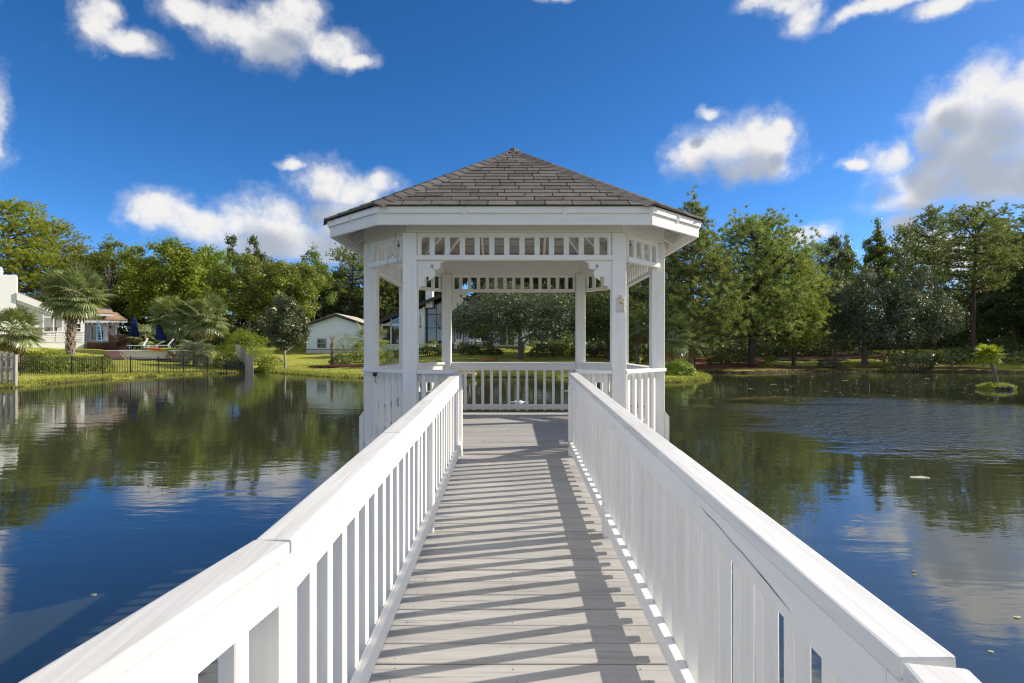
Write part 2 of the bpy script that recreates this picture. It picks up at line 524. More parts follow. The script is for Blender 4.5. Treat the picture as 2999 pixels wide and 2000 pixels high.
# deck of the gazebo: boards along x, clipped to the octagon
edge = offset_oct(0.06)
for p in edge:
    if p.y < -1.7: p.y = -HW - 0.098
    elif p.y > 1.7: p.y = HW + 0.24
def half_width(yy):
    xs = []
    for i in range(8):
        a, b = edge[i], edge[(i + 1) % 8]
        if (a.y - yy) * (b.y - yy) <= 0 and abs(a.y - b.y) > 1e-6:
            xs.append(abs(a.x + (b.x - a.x) * (yy - a.y) / (b.y - a.y)))
    return max(xs) if xs else abs(edge[0].x)
y = edge[0].y + 0.002
ytop = edge[4].y
while y < ytop - 0.03:
    y1 = min(y + 0.142, ytop - 0.002)
    a0, a1 = half_width(y + 1e-4), half_width(y1 - 1e-4)
    cut = rb.uniform(-0.9, 0.9) if rb.random() < 0.35 else None
    spans = [(-1, cut), (cut, 1)] if cut is not None else [(-1, 1)]
    for (u, v) in spans:
        xl0, xl1 = (-a0, -a1) if u == -1 else (u + 0.002, u + 0.002)
        xr0, xr1 = (a0, a1) if v == 1 else (v - 0.002, v - 0.002)
        dz = rb.uniform(-.0015, .0015)
        lo = [(xl0, y, -0.036 + dz), (xr0, y, -0.036 + dz), (xr1, y1, -0.036 + dz), (xl1, y1, -0.036 + dz)]
        hi = [(p[0], p[1], dz) for p in lo]
        MB().hexa(lo, hi).build('deck_board', 'deck_paint', gaz, 0.003)
    y = y1 + 0.0065
# pale trim round the deck edge, joists behind it
tr_o, tr_i = offset_oct(0.038, edge), offset_oct(0.003, edge)
for i in range(8):
    j = (i + 1) % 8
    lo = [(*tr_i[i], -0.20), (*tr_i[j], -0.20), (*tr_o[j], -0.20), (*tr_o[i], -0.20)]
    hi = [(p[0], p[1], 0.006 if i != 0 else -0.04) for p in lo]
    MB().hexa(lo, hi).build('rim_board', 'white_paint_wide', gaz)
for yy in (-1.2, 0.0, 1.2):
    MB().box(-1.7, 1.7, yy - 0.02, yy + 0.02, -0.19, -0.038).build('joist', 'weathered_plank', gaz)

PW = 0.08
for (x, yy) in PTS:
    MB().box(-PW, PW, -PW, PW, 0.0, 2.503).build('post', 'white_paint_tall', gaz, 0.006, 1, False, (x, yy, 0))
    ox = 0.05 if x > 0 else -0.05
    oy = 0.05 if yy > 0 else -0.05
    if abs(x) > 1.5:                      # side posts run down outside the deck as piles
        s = 1 if x > 0 else -1
        MB().prism([(s * (HW + 0.081), -0.082, 0.40), (s * (HW + 0.135), -0.082, 0.33), (s * (HW + 0.135), -0.082, -2.4), (s * (HW - 0.06), -0.082, -2.4), (s * (HW - 0.06), -0.082, -0.21), (s * (HW + 0.081), -0.082, -0.21)], (0, 0.164, 0)).build('piling', 'white_paint_tall', gaz, 0, 1, False, (0, yy, 0))
    else:
        MB().box(-0.085, 0.085, -0.085, 0.085, -2.4, -0.201).build('piling', 'weathered_board', gaz, 0, 1, False, (x, yy, 0))

# beams, friezes, rails on the eight sides
bo, bi = offset_oct(PW + 0.003), offset_oct(-0.02)
def side_frame(i):
    a, b = Vector(PTS[i]), Vector(PTS[(i + 1) % 8])
    t = (b - a).normalized(); n = Vector((t.y, -t.x))
    return a, b, t, n, (b - a).length
for i in range(8):
    j = (i + 1) % 8
    lo = [(*bi[i], 2.505), (*bi[j], 2.505), (*bo[j], 2.505), (*bo[i], 2.505)]
    hi = [(p[0], p[1], 2.76) for p in lo]
    MB().hexa(lo, hi).build('beam', 'white_paint_wide', gaz, 0.003)
def bar_local(a, t, n, s0, s1, o0, o1, z0, z1):
    q = lambda s, o, z: (*(a + t * s + n * o), z)
    return MB().hexa([q(s0, o0, z0), q(s1, o0, z0), q(s1, o1, z0), q(s0, o1, z0)], [q(s0, o0, z1), q(s1, o0, z1), q(s1, o1, z1), q(s0, o1, z1)])
for i in range(8):
    a, b, t, n, L = side_frame(i)
    fz = bpy.data.objects.new('frieze', None); link(fz); fz.parent = gaz
    e0 = 0.086 if i % 2 == 0 else 0.095
    bar_local(a, t, n, e0, L - e0, 0.028, 0.066, 2.452, 2.503).build('frieze_rail', 'white_paint_wide', fz, 0.002)
    bar_local(a, t, n, e0 - (0.012 if i in (0, 1, 7) else 0), L - e0 + (0.012 if i in (0, 1, 7) else 0), 0.022, 0.092, 2.190, 2.245).build('frieze_rail', 'white_paint_wide', fz, 0.004)
    cnt = 13 if i == 0 else (14 if i == 4 else max(3, int(round((L - 2 * e0) / 0.165))))
    step = (L - 2 * e0) / cnt
    for k in range(cnt + 1):
        w = 0.030 if 0 < k < cnt else 0.022
        s = e0 + step * k + (w if k == 0 else (-w if k == cnt else 0)) + (rb.uniform(-.004, .004) if 0 < k < cnt else 0)
        bar_local(a, t, n, s - w, s + w, 0.030, 0.064, 2.2455, 2.4515).build('slat', 'white_paint_tall', fz, 0.002)
GB = 0.157
for i in range(8):
    a, b, t, n, L = side_frame(i)
    rl = bpy.data.objects.new('railing', None); link(rl); rl.parent = gaz
    spans = [(0.083, L - 0.083)]
    if i == 0: spans = [(0.083, L / 2 - 0.682), (L / 2 + 0.702, L - 0.083)]
    for (s0, s1) in spans:
        bar_local(a, t, n, s0 - (0.10 if i in (1, 7) else 0), s1 + (0.10 if i in (1, 7) else 0), 0.085 if i in (1, 7) else -0.055, 0.125 if i in (1, 7) else 0.095, 0.896, 0.938).build('cap_rail', 'white_paint_wide', rl, 0.005)
        bar_local(a, t, n, s0, s1, -0.03, 0.008, 0.795, 0.938 if i in (1, 7) else 0.8945).build('top_board', 'white_paint_wide', rl, 0.003)
        bar_local(a, t, n, s0, s1, -0.03, 0.008, 0.100, 0.190).build('bottom_rail', 'white_paint_wide', rl, 0.003)
        cnt = max(2, int(round((s1 - s0) / GB)))
        for k in range(cnt):
            s = s0 + (s1 - s0) * (k + 0.5) / cnt
            bar_local(a, t, n, s - 0.023, s + 0.023, 0.0085, 0.052, 0.082 + rb.uniform(-.006, .006), 0.8955).build('baluster', 'white_paint_tall', rl, 0.002)

# benches along the two sides and the back corners
for s in (-1, 1):
    bn = bpy.data.objects.new('bench', None); link(bn); bn.parent = gaz
    bn['label'] = 'slatted bench along the left side of the gazebo' if s < 0 else 'slatted bench along the right side of the gazebo'
    for k in range(6):
        x0 = HW - 0.10 - 0.075 * k
        yb = 1.35 - 0.0 * k
        MB().box(min(s * x0, s * (x0 - 0.055)), max(s * x0, s * (x0 - 0.055)), -1.10 + 0.05 * k, 1.12, 0.43, 0.455).build('slat', 'bench_paint', bn, 0.002)
    for yy in (-0.95, 0.0, 0.95):
        MB().box(min(s * 1.70, s * 1.27), max(s * 1.70, s * 1.27), yy - 0.02, yy + 0.02, 0.34, 0.4295).build('bearer', 'white_paint_wide', bn)
        MB().box(min(s * 1.30, s * 1.36), max(s * 1.30, s * 1.36), yy - 0.045, yy + 0.045, 0.002, 0.3395).build('leg', 'white_paint_tall', bn)
    for k in range(4):                    # corner bench
        a = Vector((s * (HW - 0.12 - 0.08 * k), 1.125)); b = Vector((s * (HS - 0.02 - 0.10 * k), HW - 0.15 - 0.02 * k))
        MB().beam((*a, 0.4425), (*b, 0.4425), 0.055, 0.025).build('slat', 'bench_paint', bn)

# brackets: sawn scroll work in the corners of the openings
def scroll():
    """outline in the plane (u across, v down from the frieze) of a sawn gingerbread bracket about 0.30 m"""
    o = [(0.0, 0.0), (0.30, 0.0)]
    def arc(cx, cy, r, a0, a1, n):
        return [(cx + r * math.cos(R(a0 + (a1 - a0) * k / n)), cy + r * math.sin(R(a0 + (a1 - a0) * k / n))) for k in range(n + 1)]
    o += [(0.295, 0.018), (0.265, 0.024)]
    o += arc(0.215, 0.052, 0.050, -25, 130, 8)
    o += arc(0.168, 0.062, 0.019, 60, -170, 8)
    o += [(0.150, 0.082)]
    o += arc(0.142, 0.145, 0.062, -70, 75, 9)
    o += [(0.150, 0.215), (0.135, 0.225)]
    o += arc(0.108, 0.205, 0.024, 60, -190, 8)
    o += [(0.076, 0.230), (0.088, 0.262)]
    o += arc(0.062, 0.262, 0.028, 0, 110, 6)
    o += [(0.035, 0.300), (0.012, 0.335), (0.0, 0.335)]
    return o
SO = scroll()
def bracket(corner, t, n, label):
    m_ = MB()
    c = Vector(corner)
    outer = [c + t * u + Vector((0, 0, -v)) for (u, v) in SO]
    m_.prism([p + n * 0.0 for p in outer], n * 0.032)
    o = m_.build('bracket', 'white_paint_wide', gaz)
    if label: o['label'] = label
    # pierced teardrop reads as a dark slot: a thin raised rim leaves the slot recessed
    return o
V3 = lambda v: Vector((v[0], v[1], 0))
a, b, t, n, L = side_frame(0)
bracket((*(a + t * 0.083 + n * 0.02), 2.188), V3(t), V3(n), 'scroll bracket in the left corner of the front opening')
bracket((*(b - t * 0.083 + n * 0.02), 2.188), -V3(t), V3(n), 'scroll bracket in the right corner of the front opening')
a, b, t, n, L = side_frame(4)
bracket((*(b - t * 0.083 + n * 0.02), 2.188), -V3(t), V3(n), 'scroll bracket in the left corner of the back opening')

# ---- roof
EA = [Vector(p) for p in ((-1.50, -2.235), (1.50, -2.235), (2.255, -1.50), (2.255, 1.50), (1.50, 2.235), (-1.50, 2.235), (-2.255, 1.50), (-2.255, -1.50))]   # eave corners
EZ, AZ = 2.725, 4.07
APEX = Vector((0, 0, AZ))
roof = bpy.data.objects.new('roof', None); link(roof); roof.parent = gaz
sh = MB()
top = [Vector((*p, EZ)) for p in EA]
for i in range(8):
    j = (i + 1) % 8
    sh.add([top[i], top[j], APEX], [(0, 1, 2)])
sh.build('decking', 'roof_deck', roof)
# ceiling boards under the decking, each a board following the eave
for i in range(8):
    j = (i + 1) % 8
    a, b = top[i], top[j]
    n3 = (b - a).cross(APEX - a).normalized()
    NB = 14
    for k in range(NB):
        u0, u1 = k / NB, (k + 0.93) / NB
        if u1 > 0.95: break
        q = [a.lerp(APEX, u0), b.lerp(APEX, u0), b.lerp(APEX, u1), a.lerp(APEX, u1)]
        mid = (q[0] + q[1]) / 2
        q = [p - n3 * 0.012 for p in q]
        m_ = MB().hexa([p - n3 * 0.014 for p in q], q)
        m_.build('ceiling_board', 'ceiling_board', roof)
# rafters: hips and commons
for i in range(8):
    j = (i + 1) % 8
    a, b = top[i], top[j]
    n3 = (b - a).cross(APEX - a).normalized()
    if n3.z < 0: n3 = -n3
    MB().beam(a.lerp(APEX, 0.012) - Vector((0, 0, 0.105)), APEX - Vector((0, 0, 0.12)), 0.04, 0.13).build('rafter', 'white_paint_wide', roof)
    fr = (0.32, 0.68) if (b - a).length > 1.5 else (0.5,)
    for f in fr:
        p = a.lerp(b, f)
        slope = (APEX - (a + b) / 2)
        run = slope.normalized()
        # meets the hip
        frac = 0.72 if len(fr) == 2 else 0.93
        q = p + slope * frac * (0.80 if len(fr) == 2 else 1)
        MB().beam(p + run * 0.02 - Vector((0, 0, 0.10)), q - Vector((0, 0, 0.10)), 0.038, 0.12).build('rafter', 'white_paint_wide', roof)
# fascia: an upper board standing proud of a lower one
f1o, f1i, f2o, f2i = (offset_oct(-q, EA) for q in (0.010, 0.040, 0.033, 0.065))
for i in range(8):
    j = (i + 1) % 8
    lo = [(*f1i[i], 2.645), (*f1i[j], 2.645), (*f1o[j], 2.645), (*f1o[i], 2.645)]
    MB().hexa(lo, [(p[0], p[1], 2.712) for p in lo]).build('fascia_board', 'white_paint_wide', roof, 0.002)
    lo = [(*f2i[i], 2.522), (*f2i[j], 2.522), (*f2o[j], 2.522), (*f2o[i], 2.522)]
    MB().hexa(lo, [(p[0], p[1], 2.644) for p in lo]).build('fascia_board', 'white_paint_wide', roof, 0.002)

# shingles: every tab of the front face a piece; the faces seen edge-on are one part
def lay(i, single, rs):
    j = (i + 1) % 8
    a, b = top[i].copy(), top[j].copy()
    e = (b - a).normalized(); L = (b - a).length
    mid = (a + b) / 2
    up = (APEX - mid); SL = up.length; up.normalize()
    nrm = e.cross(up).normalized()
    if nrm.z < 0: nrm = -nrm
    a0 = mid
    slope_l = (L / 2) / SL
    NC = 18
    ex = SL / NC
    joined = MB()
    def half(v): return max(0.0, (SL - v) * slope_l) + 0.012
    for c in range(NC):
        v0, v1 = c * ex - (0.02 if c == 0 else 0.0), min((c + 1) * ex + 0.02, SL)
        shift = (0.0, 0.5, 0.25, 0.75)[c % 4] * 0.31 + rs.uniform(-.02, .02)
        x = -half(v0) - shift
        while x < half(v0):
            w = 0.305 + rs.uniform(-.012, .012)
            if rs.random() < 0.12: w *= 0.55
            x0, x1 = x + 0.0055, x + w - 0.0055
            x += w
            cl = lambda xx, vv: max(-half(vv), min(half(vv), xx))
            p = [cl(x0, v0), cl(x1, v0), cl(x1, v1), cl(x0, v1)]
            if p[1] - p[0] < 0.02: continue
            lift = 0.0105 + rs.uniform(-.0015, .003)
            jit = rs.uniform(-.0015, .0015)
            base = [a0 + e * p[0] + up * (v0 + jit) + nrm * 0.004, a0 + e * p[1] + up * (v0 + jit + rs.uniform(-.0012, .0012)) + nrm * 0.004, a0 + e * p[2] + up * v1 + nrm * 0.002, a0 + e * p[3] + up * v1 + nrm * 0.002]
            th = [lift, lift + rs.uniform(-.002, .002), 0.004, 0.004]
            topq = [q + nrm * h for q, h in zip(base, th)]
            if single:
                MB().hexa(base, topq).build('shingle', 'asphalt_shingle', roof)
            else:
                joined.hexa(base, topq)
    if not single:
        o = joined.build('shingle', 'asphalt_shingle', roof); o['kind'] = 'stuff'
rs = random.Random(12)
for i in range(8): lay(i, i == 0, rs)
# hip caps
def hips(i, single):
    a = top[i]; along = (APEX - a); Lh = along.length; along.normalize()
    p0, p1, p2 = top[i - 1], top[i], top[(i + 1) % 8]
    def down(q):
        d = (q - a) - along * (q - a).dot(along)
        return d.normalized()
    dl, dr = down(p0), down(p2)
    upv = -(dl + dr).normalized()
    if upv.z < 0: upv = -upv
    NC = 19; ex = Lh / NC; J = MB()
    for c in range(NC):
        s0, s1 = c * ex - (0.02 if c == 0 else 0), min((c + 1) * ex + 0.03, Lh)
        w = 0.125 + rs.uniform(-.006, .006)
        w1 = min(w, max(0.02, (Lh - s1) * 0.33)) if c > NC - 4 else w
        l0, l1 = 0.024 + rs.uniform(0, .003), 0.018
        m_ = MB() if single else J
        def sec(s, l, w): return [a + along * s + dl * w + upv * (l - 0.012), a + along * s + upv * (l + 0.008), a + along * s + dr * w + upv * (l - 0.012)]
        A, B = sec(s0, l0, w), sec(s1, l1, w1)
        A2, B2 = [p - upv * 0.012 for p in A], [p - upv * 0.012 for p in B]
        m_.add(A + B + A2 + B2, [(0, 1, 4, 3), (1, 2, 5, 4), (6, 9, 10, 7), (7, 10, 11, 8), (0, 6, 7, 1), (1, 7, 8, 2), (3, 4, 10, 9), (4, 5, 11, 10), (0, 3, 9, 6), (2, 8, 11, 5)])
        if single: m_.build('shingle', 'asphalt_shingle', roof)
    if not single:
        o = J.build('shingle', 'asphalt_shingle', roof); o['kind'] = 'stuff'
for i in range(8): hips(i, i in (0, 1))
MB().lathe([(0.10, -0.03), (0.06, 0.035), (0.0, 0.05)], 8, (0, 0, AZ)).build('ridge_cap', 'asphalt_shingle', roof)

# small things on the gazebo
t_ = thing('socket_box', 'ivory socket box without cover on the right front post of the gazebo', 'socket box', (HS + 0.01, GY - HW - PW, 1.70))
MB().box(-0.045, 0.045, -0.022, 0, -0.10, 0.055).build('back_plate', 'ivory_plastic', t_, 0.004)
MB().box(-0.018, 0.018, -0.03, -0.0, 0.056, 0.09).build('tab', 'ivory_plastic', t_, 0.003)
MB().lathe([(0.016, 0), (0.016, 0.012), (0.008, 0.02)], 10).build('knob', 'brass_knob', t_, 0, 1, True, (0.008, -0.023, 0.005), (R(90), 0, 0))
wl = MB()
pts = []
for k in range(25):
    a = 2 * math.pi * k / 24
    pts.append((0.062 * math.sin(a) * (1 + 0.1 * math.sin(2 * a)), -0.02 + 0.01 * math.sin(3 * a), -0.235 + 0.07 * math.cos(a)))
wl.tube([(0.02, 0.06, 0.12), (0.03, 0.0, 0.02), (0.01, -0.02, -0.08), (0.0, -0.02, -0.165)], 0.0045, 6)
wl.tube(pts, 0.0045, 6, False)
pa, pb = Vector(PTS[7]), Vector(PTS[0])
pp = pb.lerp(pa, 0.25)
o = wl.build('wire_loop', 'rope_grey', None, 0, 1, True, (pp.x - 0.06, GY + pp.y - 0.13, 2.42))
tag(o, 'grey wire loop hanging from the left frieze of the gazebo', 'wire')
sl = MB().lathe([(0.028, 0.0), (0.026, -0.035), (0.010, -0.05)], 10)
sl.tube([(0.0, 0.0, -0.04), (0.002, -0.004, -0.10), (0.02, -0.008, -0.13)], 0.004, 6)
pp = Vector(PTS[7]).lerp(Vector(PTS[0]), 0.30)
o = sl.build('cable_lamp', 'dark_metal', None, 0, 1, True, (pp.x - 0.06, GY + pp.y - 0.14, 0.895))
tag(o, 'small dark lamp with loose wire under the left rail cap of the gazebo', 'lamp')
ch = MB()
for k in range(9):                        # chain of links down to a hook
    c = Vector((0.040 + 0.0062 * k, 0.0, -0.02 - 0.033 * k))
    ring = []
    for q in range(9):
        a = 2 * math.pi * q / 8
        u, v = 0.008 * math.cos(a), 0.02 * math.sin(a)
        ring.append(c + (Vector((u, 0, v)) if k % 2 else Vector((0, u, v))))
    ch.tube(ring, 0.0035, 5, False)
ch.tube([(0.095, 0, -0.30), (0.10, 0, -0.37), (0.115, 0, -0.392), (0.14, 0, -0.385), (0.165, 0, -0.34), (0.172, 0, -0.29)], 0.007, 6)
ch.tube([(0.06, 0, -0.325), (0.12, 0, -0.322)], 0.005, 6)
o = ch.build('hanging_chain', 'rusty_iron', None, 0, 1, True, (0.02, GY + HW + 0.07, 0.80))
tag(o, 'rusty chain with a hook hanging outside the back railing of the gazebo', 'chain')
lf = MB().add([(-0.03, 0, 0.004), (0, -0.015, 0.006), (0.035, 0.003, 0.012), (0.0, 0.018, 0.003)], [(0, 1, 2, 3)])
o = lf.build('dry_leaf', 'brass_knob', None, 0, 1, False, at(1079, 8.0, z=0.002))
tag(o, 'small yellow dry leaf lying on the gazebo deck', 'leaf')
# ================================================================== THE POND AND ITS BANKS
def shore_pt(px, py):
    d = FD * (CZ - WATER) / (py - PY0)
    return (CX + (px - PX0) / FD * d, d)
SHORE = [(-95, 33), (-60, 30.5), (-36, 30.2), shore_pt(20, 893), shore_pt(60, 887), shore_pt(200, 875), shore_pt(300, 868), shore_pt(400, 862), shore_pt(480, 858.5), shore_pt(548, 856.5),
         shore_pt(585, 853), shore_pt(640, 857), shore_pt(700, 862), shore_pt(770, 867), shore_pt(840, 868.5), shore_pt(930, 871), shore_pt(1040, 868), shore_pt(1150, 866), shore_pt(1300, 867.5), shore_pt(1400, 872),
         shore_pt(1480, 878), shore_pt(1555, 879), shore_pt(1615, 874.5), shore_pt(1640, 869), shore_pt(1625, 863), shore_pt(1600, 858), shore_pt(1640, 855.5), shore_pt(1720, 858), shore_pt(1830, 855), shore_pt(1960, 853.5), shore_pt(2100, 854), shore_pt(2200, 855), shore_pt(2351, 857.5),
         (70, 44), (84, 25), (80, 5), (60, -7), (20, -9), (-10, -8), (-45, -9), (-80, 0)]
for _ in range(2):                         # round the corners
    q = []
    for i in range(len(SHORE)):
        a, b = np.array(SHORE[i]), np.array(SHORE[(i + 1) % len(SHORE)])
        q += [tuple(a * .75 + b * .25), tuple(a * .25 + b * .75)]
    SHORE = q
SP = np.array(SHORE)
def shore_dist(x, y):
    """distance from the water's edge, negative over the pond"""
    x, y = np.atleast_1d(np.asarray(x, float)), np.atleast_1d(np.asarray(y, float))
    best = np.full(x.shape, 1e9); inside = np.zeros(x.shape, bool)
    n = len(SP)
    for i in range(n):
        ax, ay = SP[i]; bx, by = SP[(i + 1) % n]
        dx, dy = bx - ax, by - ay
        t = np.clip(((x - ax) * dx + (y - ay) * dy) / (dx * dx + dy * dy), 0, 1)
        best = np.minimum(best, (x - ax - t * dx) ** 2 + (y - ay - t * dy) ** 2)
        c = ((ay > y) != (by > y)) & (x < (bx - ax) * (y - ay) / (by - ay + 1e-12) + ax)
        inside ^= c
    d = np.sqrt(best)
    return np.where(inside, -d, d)
def smoothstep(t):
    t = np.clip(t, 0, 1); return t * t * (3 - 2 * t)
def lumps(x, y):
    return 0.05 * np.sin(x * 0.9 + 1.3 * np.sin(y * 0.37)) * np.sin(y * 0.8 + x * 0.21) + 0.03 * np.sin(x * 2.3 + y * 1.7)
def height(x, y):
    sd = shore_dist(x, y)
    x, y = np.atleast_1d(x), np.atleast_1d(y)
    up = 0.28 * (1 - np.exp(-np.maximum(sd, 0) / 0.7)) + 1.9 * smoothstep(sd / 36) + 0.012 * np.maximum(sd, 0)
    up = up + lumps(x, y) * smoothstep(sd / 4)
    dn = -1.3 * (1 - np.exp(np.minimum(sd, 0) / 1.6))
    return WATER + np.where(sd >= 0, up, dn)
def H(x, y): return float(height([x], [y])[0])

def b_ground(t, b, col):
    co = worldco(t)
    att = t.n('ShaderNodeVertexColor', layer_name='cover')
    sep = t.n('ShaderNodeSeparateColor'); t.t.links.new(att.outputs[0], sep.inputs[0])
    n1 = t.noise(co, 1.1, 5.0, 0.65); n2 = t.noise(co, 0.22, 4.0, 0.55); n3 = t.noise(co, 9.0, 4.0, 0.7)
    blades = t.noise(t.scale(co, (22, 22, 4)), 1.0, 3.0, 0.7)
    g = t.ramp(t.math('ADD', t.math('MULTIPLY', n1, 0.5), t.math('MULTIPLY', n2, 0.5)), [(0.30, (0.24, 0.28, 0.038)), (0.5, (0.40, 0.39, 0.070)), (0.72, (0.50, 0.45, 0.13))])
    g = t.mix(t.math('MULTIPLY', blades, 0.30), g, (0.08, 0.11, 0.02))
    straw = t.ramp(t.math('ADD', t.math('MULTIPLY', n1, 0.5), t.math('MULTIPLY', n3, 0.5)), [(0.3, (0.10, 0.042, 0.022)), (0.55, (0.20, 0.088, 0.046)), (0.75, (0.30, 0.17, 0.10))])
    soil = t.ramp(n3, [(0.3, (0.035, 0.024, 0.015)), (0.7, (0.11, 0.08, 0.05))])
    def edge(ch): return t.smooth(t.math('ADD', ch, t.math('MULTIPLY', t.math('SUBTRACT', n1, 0.5), 0.7)), 0.35, 0.65)
    c = t.mix(edge(sep.outputs[0]), g, straw)
    c = t.mix(edge(sep.outputs[1]), c, soil)
    t.t.links.new(c, b.inputs['Base Color'])
    bump(t, b, t.math('ADD', n3, t.math('MULTIPLY', blades, 0.8)), 0.9, 0.05)
mat('ground_cover', (0.1, 0.12, 0.03), 0.95, 0.1, build=b_ground)

def axis_coords():
    xs = np.concatenate([np.arange(-220, -60, 6.0), np.arange(-60, 60, 0.62), np.arange(60, 230, 6.0)])
    ys = np.concatenate([np.arange(-60, -12, 4.0), np.arange(-12, 28, 1.6), np.arange(28, 70, 0.55), np.arange(70, 110, 1.4), np.arange(110, 420, 12.0)])
    return xs, ys
gx, gy = axis_coords()
XX, YY = np.meshgrid(gx, gy)
ZZ = height(XX.ravel(), YY.ravel())
SD = shore_dist(XX.ravel(), YY.ravel())
verts = np.stack([XX.ravel(), YY.ravel(), ZZ], 1)
nx, ny = len(gx), len(gy)
ii = (np.arange(ny - 1)[:, None] * nx + np.arange(nx - 1)[None, :]).ravel()
quads = np.stack([ii, ii + 1, ii + nx + 1, ii + nx], 1)

def np_mesh(name, v, f, tint=None, attr='tint', smooth=False):
    me = bpy.data.meshes.new(name)
    v = np.asarray(v, np.float32); f = np.asarray(f, np.int32)
    k = f.shape[1]
    me.vertices.add(len(v)); me.vertices.foreach_set('co', v.ravel())
    me.loops.add(f.size); me.loops.foreach_set('vertex_index', f.ravel())
    me.polygons.add(len(f)); me.polygons.foreach_set('loop_start', np.arange(0, f.size, k, dtype=np.int32))
    me.update(calc_edges=True)
    if tint is not None:
        tint = np.asarray(tint, np.float32)
        if tint.ndim == 1: tint = np.stack([tint, tint, tint, np.ones_like(tint)], 1)
        a = me.color_attributes.new(attr, 'FLOAT_COLOR', 'POINT')
        a.data.foreach_set('color', tint.ravel())
    if smooth: me.polygons.foreach_set('use_smooth', np.ones(len(f), bool))
    me.validate()
    return me

xw, yw = XX.ravel(), YY.ravel()
pxw = PX0 + (xw - CX) / np.maximum(yw, 1) * FD
straw = np.zeros_like(xw); soil = np.zeros_like(xw)
far_bank = (yw > 34) & (xw > 14.5)
straw = np.where(far_bank & (SD > 1.2) & (SD < 16) & (xw < 46), 0.85, 0)
straw = np.where((np.abs(xw - 36) < 9) & (SD > 4) & (SD < 12) & (yw > 55), 0.2, straw)      # strip of lawn between pines and oaks
straw = np.where((xw > 44) & (yw > 40), 0.0, straw)
straw = np.where((xw > 10) & (xw < 17) & (yw < 47) & (SD < 3.5), 0, straw)
soil = np.where((SD < 0.35) & (SD > -3), 0.75, 0)
soil = np.where((SD < 0.9) & (SD > -3) & (xw > 16) & (yw > 44), 0.8, soil)
soil = np.where(yw > 86, 0.8, soil)
soil = np.where((yw > 68) & (xw > 12) & (xw < 46), 0.95, soil)
soil = np.where((yw > 73) & (xw >= 44), 0.95, soil)
soil = np.where(SD <= -0.5, 1.0, soil)
ground = np_mesh('ground', verts, quads, np.stack([straw, soil, straw * 0, straw * 0 + 1], 1), 'cover', True)
tag(obj('ground', ground, 'ground_cover'), kind='structure')

def b_water(t, b, col):
    co = worldco(t)
    # calm water with long low ripples; a breeze ruffles one part of the pond
    w1 = t.noise(t.scale(co, (0.55, 1.5, 1)), 1.0, 3.0, 0.55, 0.3)
    w2 = t.noise(t.scale(co, (2.2, 5.0, 1)), 1.0, 3.0, 0.6, 0.4)
    w3 = t.noise(t.scale(co, (5.0, 9.0, 1)), 1.0, 2.0, 0.6, 0.5)
    q = t.vmath('MULTIPLY_ADD', co, (1 / 7.0, 1 / 8.0, 0), (-13.8 / 7.0, -17.5 / 8.0, 0)).outputs[0]
    r = t.vmath('DOT_PRODUCT', q, q).outputs[1]
    w4 = t.noise(t.scale(co, (4.2, 3.6, 1)), 1.0, 2.0, 0.55, 0.4)
    patch = t.noise(t.scale(co, (0.16, 0.42, 1)), 1.0, 4.0, 0.6)
    ruff = t.smooth(t.math('SUBTRACT', t.math('ADD', 1.25, t.math('MULTIPLY', t.math('SUBTRACT', patch, 0.5), 3.4)), r), -0.3, 1.3)
    h = t.math('ADD', t.math('MULTIPLY', w1, 0.45), t.math('MULTIPLY', w2, 0.10))
    h = t.math('ADD', h, t.math('MULTIPLY', t.math('MULTIPLY', w3, ruff), 0.8))
    h = t.math('ADD', h, t.math('MULTIPLY', t.math('MULTIPLY', w2, ruff), 0.8))
    h = t.math('ADD', h, t.math('MULTIPLY', t.math('MULTIPLY', w4, ruff), 1.7))
    bump(t, b, h, t.math('MULTIPLY_ADD', ruff, 0.27, 0.045), 0.3)
    b.inputs['IOR'].default_value = 2.3
    t.t.links.new(t.mix(t.noise(co, 0.12, 3.0, 0.5), (0.030, 0.033, 0.020), (0.040, 0.044, 0.026)), b.inputs['Base Color'])
mat('pond_water', (0.012, 0.016, 0.005), 0.03, 0.5, build=b_water)
wm_ = MB().add([(-140, -14, WATER), (140, -14, WATER), (140, 62, WATER), (-140, 62, WATER)], [(0, 1, 2, 3)]).mesh('pond_water', fix=False)
tag(obj('pond_water', wm_, 'pond_water'), kind='structure')

# ================================================================== PLANTS
def b_leaf(ca, cb, trans=0.35, gloss=0.35, rough=0.42, hue_var=0.03, val_var=0.3):
    def f(t, b, col):
        att = t.n('ShaderNodeVertexColor', layer_name='tint')
        sep = t.n('ShaderNodeSeparateColor'); t.t.links.new(att.outputs[0], sep.inputs[0])
        c = t.mix(sep.outputs[0], ca, cb)
        hsv = t.n('ShaderNodeHueSaturation')
        t.put(hsv.inputs['Hue'], t.math('MULTIPLY_ADD', orand(t), hue_var, 0.5 - hue_var / 2))
        t.put(hsv.inputs['Value'], t.math('MULTIPLY_ADD', orand(t), val_var, 1 - val_var / 2))
        t.t.links.new(c, hsv.inputs['Color'])
        t.t.links.new(hsv.outputs[0], b.inputs['Base Color'])
        b.inputs['Roughness'].default_value = rough
        b.inputs['Specular IOR Level'].default_value = gloss
        tr = t.n('ShaderNodeBsdfTranslucent')
        k = t.mix(0.55, hsv.outputs[0], (0.30, 0.36, 0.03))
        t.t.links.new(k, tr.inputs[0])
        ms = t.n('ShaderNodeMixShader'); ms.inputs[0].default_value = trans
        out = [n for n in t.t.nodes if n.type == 'OUTPUT_MATERIAL'][0]
        t.t.links.new(b.outputs[0], ms.inputs[1]); t.t.links.new(tr.outputs[0], ms.inputs[2])
        t.t.links.new(ms.outputs[0], out.inputs[0])
    return f
